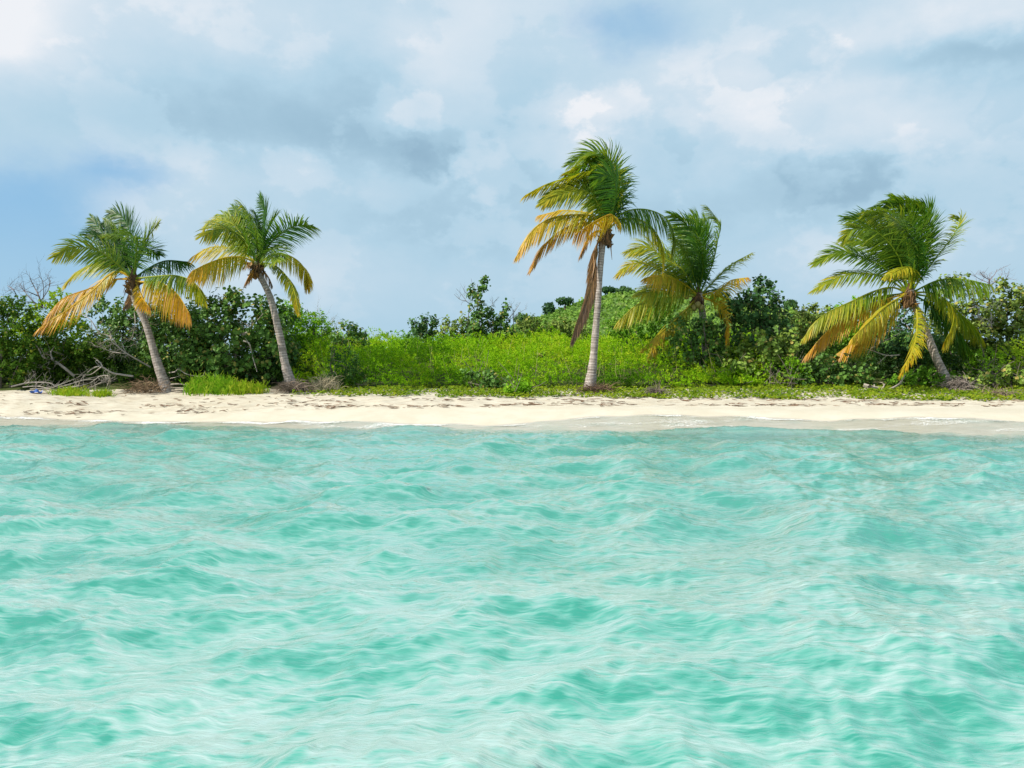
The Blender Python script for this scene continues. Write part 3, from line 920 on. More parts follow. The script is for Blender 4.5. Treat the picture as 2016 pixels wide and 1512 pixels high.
def put_leaves(acc, P, Nn, size, asp, colr, rs, tipdir=None, fold=0.25):
    """one folded leaf of two quads at every point"""
    k = len(P)
    if tipdir is None:
        a, b = frames(Nn, rs)
    else:
        a = unit(tipdir - Nn * np.sum(tipdir * Nn, -1, keepdims=True) * 0.7)
        b = unit(np.cross(Nn, a))
    n2 = unit(np.cross(a, b))
    L = size[:, None]
    Wd = L * asp * 0.5
    f = fold * Wd
    V = np.stack([P, P + a * L * 0.30 - b * Wd * 0.92 + n2 * f, P + a * L * 0.74 - b * Wd * 0.80 + n2 * f, P + a * L,
                  P + a * L * 0.74 + b * Wd * 0.80 + n2 * f, P + a * L * 0.30 + b * Wd * 0.92 + n2 * f], 1)
    o = np.arange(k)[:, None] * 6
    Fq = np.concatenate([o + np.array([0, 1, 2, 3]), o + np.array([0, 3, 4, 5])])
    acc.put(V.reshape(-1, 3), Fq, np.repeat(colr, 6, 0))


def put_blades(acc, P, D, size, width, colr, rs, Nn=None):
    """one diamond (a slim leaf) at every point along D"""
    k = len(P)
    b = unit(np.cross(D, rs.normal(size=D.shape) if Nn is None else Nn))
    L, Wd = size[:, None], width[:, None] * 0.5
    V = np.stack([P, P + D * L * 0.45 - b * Wd, P + D * L, P + D * L * 0.45 + b * Wd], 1)
    o = np.arange(k)[:, None] * 4
    acc.put(V.reshape(-1, 3), o + np.array([0, 1, 2, 3]), np.repeat(colr, 4, 0))


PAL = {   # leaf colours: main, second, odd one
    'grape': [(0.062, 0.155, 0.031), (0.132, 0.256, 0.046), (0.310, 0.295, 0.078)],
    'grape_dark': [(0.040, 0.116, 0.034), (0.078, 0.178, 0.043), (0.171, 0.202, 0.062)],  # darker grape leaves; for the shaded shrubs, shade put into the colour
    'grape_pale': [(0.120, 0.225, 0.035), (0.250, 0.340, 0.060), (0.42, 0.34, 0.10)],
    'olive': [(0.116, 0.194, 0.034), (0.217, 0.295, 0.054), (0.341, 0.310, 0.078)],
    'green': [(0.093, 0.240, 0.022), (0.163, 0.333, 0.028), (0.264, 0.372, 0.046)],
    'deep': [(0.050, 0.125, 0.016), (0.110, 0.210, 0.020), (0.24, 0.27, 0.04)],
    'bright': [(0.163, 0.372, 0.019), (0.232, 0.449, 0.022), (0.341, 0.480, 0.046)],
    'lime': [(0.232, 0.388, 0.019), (0.310, 0.465, 0.025), (0.403, 0.465, 0.046)],
}


def leaf_cols(pal, k, rs, cl=None):
    A = np.array(PAL[pal])
    u = rs.random(k)
    base = A[0] + (A[1] - A[0]) * np.clip((cl if cl is not None else rs.random(k)) * 0.7 + 0.3 * rs.random(k), 0, 1)[:, None]
    odd = u > 0.93
    base[odd] = A[2]
    return base * rs.uniform(0.8, 1.2, (k, 1))


def shrub(label, Y, blobs, kind='grape', leaf=0.15, dens=1.0, seed=0, name='shrub', cat='shrub', group=None, stems=5, mode='leaf', wood=(0.20, 0.175, 0.15), base_px=None):
    rs = np.random.default_rng(seed + 1000)
    leaf = leaf * 0.84 if mode == 'leaf' else leaf
    B = []
    for b in blobs:
        px, py, rx, ry = b[:4]
        Yb = Y + (b[4] if len(b) > 4 else 0)
        B.append((at(px, py, Yb), rx / F * Yb, min(max(rx, ry * 0.6) / F * Yb, 1.3), ry / F * Yb))
    bx_ = (sum(b[0][0] for b in B) / len(B)) if base_px is None else at(base_px, 700, Y)[0]
    gz = float(ground(bx_, Y))
    base = np.array([bx_, Y, gz])
    r = root(name, base, label, cat, group)
    acc = Acc()
    for (c0, rx, ry, rz) in B:
        area = math.pi * rx * rz
        if mode == 'leaf':
            ncl = max(5, int(area * 20 * dens / (leaf / 0.15) ** 1.5))
            per = 13
        else:
            ncl = max(6, int(area * 46 * dens))
            per = 12
        th = rs.uniform(0, 2 * np.pi, ncl)
        cz = rs.uniform(-0.9, 1, ncl)
        dirs = np.stack([np.cos(th) * np.sqrt(1 - cz ** 2), np.sin(th) * np.sqrt(1 - cz ** 2), cz], -1)
        rad = rs.uniform(0.30, 1.0, ncl) ** 0.45 * (0.86 + 0.30 * rs.random(ncl))
        cc = c0 + dirs * np.array([rx, ry, rz]) * rad[:, None]
        gzc = ground(cc[:, 0], cc[:, 1])
        ok = cc[:, 2] > gzc + 0.04
        cc, dirs = cc[ok], dirs[ok]
        ncl = len(cc)
        if not ncl:
            continue
        tone = np.clip(rs.normal(0.5, 0.28, ncl), 0, 1)
        if mode == 'leaf':
            P = np.repeat(cc, per, 0)
            k = len(P)
            twig = unit(np.repeat(unit(dirs + np.array([0, 0, 0.7]) + rs.normal(0, 0.35, dirs.shape)), per, 0))
            along = np.tile(np.linspace(-1, 1, per), ncl)[:, None]
            P = P + twig * along * leaf * 1.3 + rs.normal(0, leaf * 0.38, (k, 3))
            Nn = unit(np.repeat(dirs, per, 0) * 0.75 + np.array([-0.15, -0.25, 0.55]) + rs.normal(0, 0.55, (k, 3)))
            colr = leaf_cols(kind, k, rs, np.repeat(tone, per))
            put_leaves(acc, P, Nn, leaf * rs.uniform(0.65, 1.2, k), rs.uniform(0.8, 1.05, (k, 1)), colr, rs)
        else:
            # feathery sprays
            D = unit(dirs * 0.8 + np.array([-0.10, 0, 0.65]) + rs.normal(0, 0.4, dirs.shape))
            Lp = leaf * rs.uniform(1.6, 3.0, ncl)
            P = np.repeat(cc, per, 0)
            k = len(P)
            DD = np.repeat(D, per, 0)
            al = np.tile(np.linspace(0, 1, per), ncl)[:, None]
            P = P + DD * al * np.repeat(Lp, per)[:, None] + np.array([0, 0, -0.5]) * (al ** 2) * np.repeat(Lp, per)[:, None] * 0.4
            sidev = unit(rs.normal(size=(k, 3)))
            LD = unit(DD * 0.5 + sidev * 0.9)
            colr = leaf_cols(kind, k, rs, np.repeat(tone, per))
            put_blades(acc, P, LD, leaf * rs.uniform(0.6, 1.1, k), leaf * rs.uniform(0.3, 0.5, k), colr, rs)
    acc.build('foliage', M_GRAPE if mode == 'leaf' and kind.startswith(('grape', 'olive')) else M_FINE, r, base)
    if stems:
        acc = Acc()
        for i in range(stems):
            tgt = B[i % len(B)][0] + rs.normal(0, 0.25, 3) * np.array([1, 0.6, 0.5])
            if tgt[2] < gz + 0.2:
                tgt[2] = gz + 0.25
            st = base + np.array([rs.normal(0, 0.14), rs.normal(0, 0.12), -0.1])
            mid = st * 0.5 + tgt * 0.5 + rs.normal(0, 0.16, 3)
            q = catmull([st, mid, tgt], 9)
            R0 = rs.uniform(0.025, 0.05)
            tube(acc, q, np.linspace(R0, R0 * 0.3, 9), np.array(wood) * rs.uniform(0.8, 1.2), 5)
            for j in range(3):
                i0 = rs.integers(4, 8)
                e = q[i0] + rs.normal(0, 0.35, 3) + np.array([0, 0, 0.25])
                tube(acc, catmull([q[i0], (q[i0] + e) / 2 + rs.normal(0, 0.05, 3), e], 5), np.linspace(R0 * 0.4, 0.006, 5), np.array(wood), 4)
        acc.build('stem', M_WOOD, r, base)
    return r


G = 'shrubs of the beach thicket'
# left thicket
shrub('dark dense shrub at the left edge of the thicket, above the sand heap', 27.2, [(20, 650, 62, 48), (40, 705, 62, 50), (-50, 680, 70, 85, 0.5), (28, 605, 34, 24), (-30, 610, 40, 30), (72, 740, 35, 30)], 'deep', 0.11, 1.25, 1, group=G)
shrub('yellow-green bush top under bare twigs, left of the leftmost palm', 30.0, [(112, 592, 30, 24), (98, 628, 44, 34), (60, 640, 40, 36), (130, 640, 40, 30)], 'lime', 0.12, 1.0, 2, group=G)
shrub('mid-green shrub with a dark hollow beneath, under the orange fronds', 28.2, [(140, 672, 52, 40), (100, 700, 50, 42), (190, 690, 46, 40), (150, 728, 62, 30, 0.8), (215, 730, 40, 30, 0.8)], 'deep', 0.12, 1.1, 3, group=G)
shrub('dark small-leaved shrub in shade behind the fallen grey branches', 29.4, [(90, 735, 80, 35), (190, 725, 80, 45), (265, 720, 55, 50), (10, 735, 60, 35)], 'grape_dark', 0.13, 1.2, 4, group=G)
shrub('dark green sea grape behind the leftmost palm trunk', 30.4, [(225, 615, 46, 34), (268, 640, 50, 46), (240, 670, 56, 46), (300, 625, 30, 30)], 'grape', 0.14, 1.1, 5, group=G)
shrub('leafy sea grape between the two left palm trunks, left half', 28.6, [(345, 635, 46, 44), (330, 690, 52, 50), (375, 700, 50, 55), (300, 720, 40, 40, 0.4), (310, 640, 40, 40, 0.5), (385, 640, 40, 50, 0.6)], 'grape', 0.15, 1.1, 6, group=G)
shrub('large round-leaved sea grape left of the pale curved trunk', 27.6, [(420, 635, 56, 46), (490, 632, 66, 48), (455, 692, 84, 52), (528, 690, 50, 60), (540, 632, 40, 44), (440, 592, 26, 16), (400, 700, 50, 50), (420, 730, 70, 30, 0.5), (465, 578, 7, 8), (452, 586, 8, 7)], 'grape', 0.185, 1.15, 7, group=G)
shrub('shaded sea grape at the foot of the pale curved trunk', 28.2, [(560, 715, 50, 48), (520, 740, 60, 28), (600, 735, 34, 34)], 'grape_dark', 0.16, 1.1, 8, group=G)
shrub('fresh green shrub right of the pale curved trunk, below the sky', 30.6, [(580, 645, 44, 40), (612, 655, 44, 40), (572, 612, 26, 22), (560, 680, 50, 40), (625, 628, 16, 12)], 'bright', 0.11, 1.1, 9, group=G)
shrub('glossy green sea grape right of the bare grey shrub', 33.0, [(682, 655, 26, 25), (704, 668, 22, 15), (662, 672, 22, 20)], 'grape', 0.15, 1.1, 10, group=G)
shrub('shade-darkened upright shrub with a narrow top at the left end of the bright scrub', 26.8, [(670, 690, 15, 26), (673, 728, 24, 34), (698, 752, 34, 20), (684, 716, 26, 22), (655, 755, 22, 18)], 'grape_dark', 0.10, 1.5, 11, mode='spray', group=G)  # dark leaf colour stands in for the left thicket's shade
# ridge behind the scrub
shrub('dark rounded sea grape alone on the ridge, left of the tall narrow one', 37.5, [(820, 644, 17, 16), (842, 638, 20, 20), (832, 655, 26, 12)], 'grape_dark', 0.17, 1.3, 12, group=G)
shrub('low sea grape clump on the ridge beside the tall narrow one', 37.2, [(890, 652, 26, 18), (916, 638, 13, 17), (884, 640, 12, 12), (935, 662, 30, 14)], 'olive', 0.16, 1.2, 13, group=G)
shrub('tall narrow sea grape standing highest on the ridge', 36.6, [(936, 580, 14, 17), (941, 607, 17, 20), (946, 636, 22, 22), (952, 553, 6, 7), (949, 566, 6, 7), (930, 650, 22, 18)], 'grape', 0.17, 1.3, 14, group=G)
shrub('forked sea grape on the ridge, right of the tall narrow one', 36.8, [(970, 628, 18, 20), (1001, 607, 9, 9), (990, 622, 12, 12), (984, 640, 20, 18), (1000, 655, 26, 14)], 'grape', 0.16, 1.3, 15, group=G)
shrub('bushy plant on the ridge in front of the hill foot, left of the tallest palm', 38.4, [(1040, 642, 28, 20), (1086, 650, 30, 18), (1112, 640, 20, 18), (1140, 655, 28, 18)], 'olive', 0.15, 1.3, 16, group=G)
shrub('tiny sea grape sprout inside the bright scrub', 29.0, [(1062, 702, 7, 8)], 'grape_pale', 0.14, 2.2, 17, stems=1, group=G)
shrub('low sea grape at the front of the scrub, left of the heart-leaved bush', 26.4, [(932, 738, 16, 10), (962, 748, 22, 18), (985, 756, 16, 12), (950, 758, 26, 10)], 'grape', 0.16, 1.1, 18, group=G)
shrub('small bright heart-leaved bush on the sand at the vine edge', 25.0, [(1022, 767, 25, 13), (1008, 772, 15, 10), (1034, 771, 15, 11)], 'bright', 0.13, 2.2, 19, stems=3)
# right thicket
shrub('mixed green shrub on the slope just right of the tallest trunk', 33.5, [(1258, 650, 46, 30), (1215, 645, 24, 20), (1290, 612, 40, 24), (1310, 655, 40, 34), (1240, 622, 26, 16)], 'green', 0.13, 1.1, 20, group=G)
shrub('shrub wrapped round the hidden trunk of the short palm', 28.4, [(1335, 655, 34, 32), (1385, 655, 26, 32), (1390, 636, 18, 22), (1392, 680, 36, 38), (1375, 728, 40, 28), (1420, 720, 36, 32), (1330, 700, 40, 24)], 'grape', 0.15, 1.1, 21, group=G)
shrub('tall dark sea grape right of the short palm, loose twigs of leaves at its top', 29.4, [(1480, 612, 48, 36), (1500, 590, 34, 24), (1494, 556, 6, 8), (1513, 560, 8, 9), (1500, 568, 8, 8), (1532, 590, 12, 8), (1470, 665, 60, 48), (1530, 640, 30, 40), (1440, 610, 30, 30)], 'grape_dark', 0.165, 1.15, 22, group=G)
shrub('front sea grape with pale bronze leaves below the tall dark one', 27.6, [(1490, 685, 42, 30), (1455, 716, 38, 32), (1532, 698, 38, 32), (1500, 738, 44, 22), (1555, 668, 20, 14)], 'grape_pale', 0.18, 1.05, 23, group=G)
shrub('green shrub under open sky between short palm and right palm', 31.5, [(1578, 640, 40, 34), (1600, 618, 28, 16), (1618, 655, 36, 36), (1560, 690, 42, 40), (1597, 603, 8, 9), (1640, 620, 24, 18)], 'olive', 0.14, 1.2, 24, group=G)
shrub('bright leafy tree top behind the yellow fronds of the right palm', 33.6, [(1690, 600, 24, 14), (1660, 615, 26, 16), (1680, 640, 52, 34), (1720, 620, 30, 24), (1655, 660, 46, 36)], 'bright', 0.13, 1.2, 25, group=G)
shrub('low round-leaved sea grape in front, under the orange frond tips', 27.3, [(1618, 728, 44, 28), (1682, 726, 46, 32), (1590, 745, 34, 18), (1650, 748, 50, 16)], 'grape', 0.16, 1.15, 26, group=G)
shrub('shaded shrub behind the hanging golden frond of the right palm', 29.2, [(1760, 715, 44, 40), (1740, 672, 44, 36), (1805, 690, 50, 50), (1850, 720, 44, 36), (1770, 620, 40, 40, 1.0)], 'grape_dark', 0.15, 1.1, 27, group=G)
shrub('olive sea grape rising behind the right palm crown', 31.0, [(1882, 560, 25, 20), (1866, 598, 36, 34), (1905, 620, 30, 26), (1900, 662, 44, 36), (1850, 640, 30, 30)], 'olive', 0.16, 1.2, 28, group=G)
shrub('big sea grape filling the right edge below the sky', 29.6, [(1986, 582, 36, 26), (2004, 632, 50, 44), (1950, 622, 28, 32), (2060, 630, 50, 60), (2030, 580, 34, 24), (1985, 672, 50, 30), (1976, 560, 12, 10), (1940, 600, 30, 30, 0.6), (1930, 660, 40, 40, 0.6)], 'olive', 0.165, 1.15, 29, group=G)
shrub('soft bright green bush low right of the right palm trunk', 27.3, [(1944, 712, 32, 26), (1925, 725, 22, 18), (1962, 728, 24, 18)], 'bright', 0.085, 1.6, 30, mode='spray', group=G)
shrub('feathery yellow-green bush at the right edge', 27.1, [(2000, 705, 34, 30), (2036, 700, 34, 36), (1990, 728, 26, 16)], 'lime', 0.095, 1.4, 31, mode='spray', group=G)
shrub('low pale sea grape at the bottom of the right edge', 26.4, [(1922, 746, 26, 14), (1982, 744, 36, 18), (2032, 748, 34, 18)], 'grape_pale', 0.165, 1.15, 32, group=G)
shrub('low dark greenery at the foot of the right palm', 26.9, [(1800, 748, 46, 16), (1838, 744, 36, 18), (1768, 750, 30, 14)], 'green', 0.12, 1.2, 33, group=G)
shrub('feathery bright bush below the short palm, right of its trunk', 27.2, [(1438, 742, 34, 22), (1410, 752, 26, 14), (1466, 756, 26, 12)], 'bright', 0.095, 1.4, 34, mode='spray', group=G)
shrub('feathery green bush between the pale sea grape and the vine mat', 27.0, [(1538, 728, 36, 18), (1568, 742, 26, 14), (1556, 722, 24, 14)], 'bright', 0.095, 1.4, 35, mode='spray', group=G)
shrub('yellowish wispy low bush behind the grey log', 26.7, [(1518, 757, 32, 11), (1500, 762, 22, 8), (1540, 762, 20, 8)], 'lime', 0.085, 1.6, 36, mode='spray', group=G)


# ------------------------------------------------------------------ bright scrub on the slope (one uncountable mass)
def plumes(n, xr, yr, hmin, hamp, leaf, per, pal, seed, lift=(0.35, 1.0), keep=None, dens_noise=None):
    rs = np.random.default_rng(seed)
    y = yr[0] + (yr[1] - yr[0]) * rs.random(n) ** 1.35
    lo, hi = xr(y)
    x = lo + (hi - lo) * rs.random(n)
    if keep is not None:
        k = keep(x, y, rs)
        x, y = x[k], y[k]
    n = len(x)
    front = ss(y, yr[0], yr[0] + 1.0)
    hgt = (hmin + hamp * (fbm(x * 0.55, y * 0.55, seed, 3) - 0.35) + 0.55 * hamp * (vnoise(x * 2.0, y * 2.0, seed + 9) - 0.5)) * (0.3 + 0.7 * front)
    u = rs.uniform(lift[0], lift[1], n)
    z = ground(x, y) + np.maximum(hgt, 0.08) * u
    P0 = np.stack([x, y, z], -1)
    D = unit(np.stack([rs.normal(-0.12, 0.5, n), rs.normal(-0.25, 0.5, n), rs.uniform(0.35, 1.2, n)], -1))
    sc = np.clip(y / 27.0, 1, 2.2)
    Lp = leaf * rs.uniform(1.8, 3.6, n) * sc
    k = n * per
    al = np.tile(np.linspace(0, 1, per), n)[:, None]
    LL = np.repeat(Lp, per)[:, None]
    P = np.repeat(P0, per, 0) + np.repeat(D, per, 0) * al * LL + np.array([-0.15, 0, -0.35]) * al ** 2 * LL
    LD = unit(np.repeat(D, per, 0) * 0.55 + unit(rs.normal(size=(k, 3))) * 0.85 + np.array([0, 0, 0.1]))
    tone = np.clip(0.5 + 1.9 * (fbm(x * 0.55, y * 0.45, seed + 3, 4) - 0.5) + rs.normal(0, 0.18, n), 0, 1)
    A = np.array(pal)
    ti = np.repeat(tone, per) * (len(A) - 1)
    i0 = np.clip(ti.astype(int), 0, len(A) - 2)
    colr = A[i0] + (A[i0 + 1] - A[i0]) * (ti - i0)[:, None]
    colr = colr * rs.uniform(0.85, 1.15, (k, 1))
    s2 = np.repeat(sc, per)
    acc = Acc()
    put_blades(acc, P, LD, leaf * rs.uniform(0.6, 1.2, k) * s2, leaf * rs.uniform(0.25, 0.42, k) * s2, colr, rs)
    return acc


scr = plumes(17000, lambda y: (-0.305 * y + 0.2, 0.345 * y), (26.55, 47), 0.85, 1.35, 0.10, 10,
             [(0.08, 0.19, 0.012), (0.165, 0.375, 0.010), (0.235, 0.46, 0.011), (0.30, 0.51, 0.013), (0.40, 0.50, 0.03)], 71)
o = scr.build('bright_scrub', M_FINE)
tag(o, 'bright yellow-green feathery scrub covering the slope between the palms', 'scrub', kind='stuff')

# thin upright stalks poking out of the scrub
rs = np.random.default_rng(72)
acc = Acc()
for i in range(200):
    y = rs.uniform(26.7, 33)
    x = rs.uniform(-0.28 * y, 0.33 * y)
    z = float(ground(x, y))
    L = rs.uniform(0.5, 1.5)
    lean = np.array([rs.normal(-0.08, 0.2), rs.normal(0, 0.15), 1.0])
    p0 = np.array([x, y, z + 0.1])
    tube(acc, [p0, p0 + lean * L * 0.5, p0 + lean * L + np.array([rs.normal(0, 0.1), 0, 0])], [0.011, 0.008, 0.004],
         np.array([0.28, 0.27, 0.12]) * rs.uniform(0.6, 1.3), 3)
o = acc.build('dry_stalks', M_WOOD)
tag(o, 'thin dry stalks poking up through the bright scrub', 'stalks', kind='stuff')

# understory that closes the thicket behind the shrubs
def understory(x, y, rs):
    px = x / y
    left = px < -0.27
    right = px > 0.30
    return (left | right)


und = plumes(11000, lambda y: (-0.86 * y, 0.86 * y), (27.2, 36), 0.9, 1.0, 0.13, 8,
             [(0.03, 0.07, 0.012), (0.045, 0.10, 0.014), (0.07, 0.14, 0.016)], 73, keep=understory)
o = und.build('understory', M_FINE)
tag(o, 'dark tangled undergrowth beneath and behind the thicket shrubs', 'undergrowth', kind='stuff')

# ------------------------------------------------------------------ hill cover
rs = np.random.default_rng(81)
nb_ = 11500
yy = 46 + (205 - 46) * rs.random(nb_) ** 0.85
xx = (rs.uniform(-0.34, 0.80, nb_)) * yy
gz = ground(xx, yy)
rad = rs.uniform(0.22, 0.70, nb_) * np.where(rs.random(nb_) < 0.10, 2.0, 1.0)
patch = fbm(xx * 0.03, yy * 0.03, 82, 3)
per = 12
k = nb_ * per
d = unit(rs.normal(size=(k, 3)) + np.array([0, -0.2, 0.5]))
d[:, 2] = np.abs(d[:, 2])
P = np.repeat(np.stack([xx, yy, gz], -1), per, 0) + d * np.repeat(rad, per)[:, None] * np.array([1, 1, 0.9]) * rs.uniform(0.75, 1.0, (k, 1))
Nn = unit(d + rs.normal(0, 0.5, (k, 3)))
A = np.array([(0.11, 0.22, 0.045), (0.16, 0.30, 0.05), (0.22, 0.37, 0.06), (0.28, 0.37, 0.11)])
ti = np.clip(patch * 1.1 + rs.normal(0, 0.24, nb_), 0, 0.999) * 3
i0 = ti.astype(int)
colr = A[i0] + (A[np.minimum(i0 + 1, 3)] - A[i0]) * (ti - i0)[:, None]
acc = Acc()
sz = np.repeat(np.clip(yy / 150, 0.40, 1.2) * 0.62, per) * rs.uniform(0.6, 1.3, k)
a_, b_ = frames(Nn, rs)
put_blades(acc, P, a_, sz, sz * 0.75, np.repeat(colr, per, 0) * rs.uniform(0.8, 1.2, (k, 1)), rs, Nn)
o = acc.build('hillside_scrub', M_FAR)
tag(o, 'low green bushes covering the hill behind the palms', 'scrub', kind='stuff')


def hill_tree(label, px, py_top, Y, wpx, hpx, seed, pal='green', flat=False):
    rs = np.random.default_rng(seed)
    x = (px - 1008) / F * Y
    top = at(px, py_top, Y)[2]
    gz = float(ground(x, Y))
    hh = max(hpx / F * Y, top - gz)
    base = np.array([x, Y, top - hh])
    r = root('hill_tree', base, label, 'tree', 'trees on the crest of the hill')
    acc = Acc()
    tube(acc, [base - np.array([0, 0, 0.3]), base + np.array([0.1, 0, hh * 0.5]), base + np.array([0, 0, hh * 0.85])], [0.22, 0.15, 0.05], (0.13, 0.11, 0.09), 6)
    acc.build('trunk', M_WOOD, r, base)
    acc = Acc()
    R = wpx / 2 / F * Y
    n = 420
    d = unit(rs.normal(size=(n, 3)))
    th = hh * (0.22 if flat else 0.42)
    lump = 0.8 + 0.4 * rs.random((n, 1))
    P = base + np.array([0, 0, hh - th]) + d * np.array([R, R, th]) * lump
    Nn = unit(d + rs.normal(0, 0.5, (n, 3)))
    a_, b_ = frames(Nn, rs)
    sz = rs.uniform(0.35, 0.8, n)
    A = np.array(PAL[pal]) * 0.75
    colr = A[0] + (A[1] - A[0]) * rs.random((n, 1)) + np.array([0.005, 0.01, 0.02])
    put_blades(acc, P, a_, sz, sz * 0.8, colr, rs, Nn)
    acc.build('crown', M_FAR, r, base)
    return r


hill_tree('flat-topped tree on the hill crest just right of the tallest trunk', 1197, 567, 160, 26, 16, 1, 'grape_dark', True)
hill_tree('round bushy tree on the hill crest, second right of the tallest trunk', 1228, 567, 162, 30, 16, 2, 'grape')
hill_tree('dark flat tree on the hill slope left of the tallest trunk', 1112, 588, 158, 30, 16, 3, 'grape_dark', True)
hill_tree('small dark tree lower on the hill slope, left of the hanging dead frond', 1080, 597, 156, 20, 14, 4, 'grape_dark')
hill_tree('lowest tree on the hill slope near the ridge shrubs', 1030, 620, 150, 30, 16, 5, 'grape')
hill_tree('blue-green far tree right of the tall dark sea grape', 1556, 592, 150, 22, 22, 6, 'grape')


# ------------------------------------------------------------------ dead wood
GREY = np.array([0.40, 0.37, 0.34])


def twigs(acc, P, R0, rs, colr, n, ln, lev=2, up=0.1):
    for _ in range(n):
        i = rs.integers(1, len(P) - 1)
        tg = unit(P[min(i + 1, len(P) - 1)] - P[i - 1])
        d = unit(tg * 0.6 + rs.normal(0, 0.6, 3) + np.array([0, 0, up]))
        L = ln * rs.uniform(0.5, 1.2)
        q = catmull([P[i], P[i] + d * L * 0.5 + rs.normal(0, L * 0.08, 3), P[i] + d * L + rs.normal(0, L * 0.15, 3)], 6)
        r0 = R0 * rs.uniform(0.4, 0.6)
        tube(acc, q, np.linspace(r0, r0 * 0.35, 6), colr * rs.uniform(0.75, 1.2), 4)
        if lev > 1:
            twigs(acc, q, r0, rs, colr, max(2, n // 2), ln * 0.55, lev - 1, up)


def dead(label, Y, lines, rad, seed, O=(0, 0), K=1.0, nt=5, tl=0.35, lev=2, colr=GREY, name='dead_branch', cat='branch', group='dead branches and driftwood', dd=0.25, up=0.1, ground_it=False):
    rs = np.random.default_rng(seed + 500)
    acc = Acc()
    allp = []
    for li, ln in enumerate(lines):
        pts = [at(O[0] + a / K, O[1] + b / K, Y + rs.normal(0, dd)) for a, b in ln]
        P = catmull(pts, max(10, 4 * len(pts)))
        if ground_it:
            P[:, 2] = np.maximum(P[:, 2], ground(P[:, 0], P[:, 1]) + rad * 0.5)
        allp.append(P)
        r0 = rad * (1.0 if li == 0 else rs.uniform(0.5, 0.8))
        tube(acc, P, np.linspace(r0, r0 * 0.35, len(P)), colr * rs.uniform(0.85, 1.15), 6)
        twigs(acc, P, r0 * 0.7, rs, colr, nt, tl, lev, up)
    A = np.concatenate(allp)
    base = np.array([A[0, 0], A[0, 1], A[:, 2].min()])
    o = acc.build(name, M_WOOD, None, base)
    o.location = base
    return tag(o, label, cat, group)


c1 = dict(O=(0, 530), K=5.6)
dead('long grey fallen limb with curled twigs lying on the sand at the left', 25.6,
     [[(120, 1295), (330, 1250), (550, 1255), (650, 1300), (900, 1230), (1060, 1212)], [(650, 1300), (760, 1270), (960, 1210), (1100, 1180), (1190, 1175), (1215, 1250), (1190, 1345)],
      [(700, 1310), (850, 1290), (1000, 1250), (1120, 1170), (1200, 1195), (1170, 1320)], [(250, 1300), (420, 1290), (600, 1330), (760, 1330)], [(880, 1240), (860, 1290), (830, 1360)],
      [(930, 1345), (1010, 1300), (1110, 1250), (1180, 1230)], [(480, 1340), (620, 1290), (820, 1210), (900, 1170)], [(330, 1320), (520, 1320), (640, 1350)]], 0.028, 1, nt=9, tl=0.42, **c1)
dead('pale forked driftwood branch arching over the fallen limb', 26.3,
     [[(1470, 1180), (1330, 1160), (1230, 1140), (1120, 1075), (1040, 1085), (960, 1140)], [(1120, 1075), (1000, 1160), (900, 1165)], [(1130, 1075), (1105, 1030), (1060, 1000)]], 0.04, 2, nt=2, tl=0.3, lev=1, **c1)
dead('dead grey limb slanting through the thicket left of the leftmost trunk', 27.0,
     [[(1660, 1080), (1400, 930), (1300, 850), (1220, 740), (1100, 700), (1000, 560), (880, 480)], [(1400, 930), (1230, 910), (1120, 860), (1020, 840)], [(1300, 850), (1230, 790), (1210, 680)], [(1480, 470), (1490, 600), (1460, 740), (1410, 800)], [(1640, 400), (1620, 520), (1570, 690), (1530, 780)]], 0.028, 3, nt=10, tl=0.6, **c1)
dead('dark twisted limb in the hollow at the left of the thicket', 27.2,
     [[(820, 1180), (700, 1080), (580, 1000), (480, 970), (420, 870), (330, 750)], [(580, 1000), (560, 920), (600, 850)], [(330, 1010), (450, 1060), (560, 1100)]], 0.05, 4, nt=5, tl=0.5, colr=GREY * 0.75, **c1)
dead('bare leafless twigs against the sky at the far left', 30.0,
     [[(470, 420), (430, 300), (380, 200), (330, 100)], [(470, 420), (350, 340), (260, 230), (220, 160)], [(470, 420), (480, 250), (470, 130), (420, 60)], [(450, 350), (530, 230), (560, 120)], [(430, 300), (310, 250), (210, 240)], [(200, 330), (150, 230), (80, 180)], [(500, 430), (420, 390), (300, 360)]], 0.03, 5, nt=7, tl=0.7, colr=np.array([0.20, 0.15, 0.14]), name='bare_twigs', up=0.5, **c1)
c2 = dict(O=(330, 560), K=6.11)
dead('thin pale branch hanging in the large round-leaved sea grape', 26.5,
     [[(910, 680), (980, 710), (1020, 860), (1075, 1050)], [(980, 710), (930, 640)]], 0.028, 6, nt=1, tl=0.2, lev=1, **c2)
dead('forked dead branch high in the large round-leaved sea grape', 26.5,
     [[(900, 610), (960, 575), (1020, 480), (1080, 430), (1150, 350)], [(1010, 490), (1015, 420), (985, 380)], [(1000, 520), (930, 470), (850, 420)], [(960, 575), (880, 590), (800, 580)]], 0.028, 7, nt=3, tl=0.3, **c2)
dead('crooked twig low in front of the sea grape above the grass clumps', 26.1,
     [[(20, 1060), (90, 1050), (130, 1020), (220, 1075), (330, 1100), (420, 1100), (450, 1040)], [(30, 1130), (100, 1115), (160, 1090)]], 0.02, 8, nt=2, tl=0.25, lev=1, **c2)
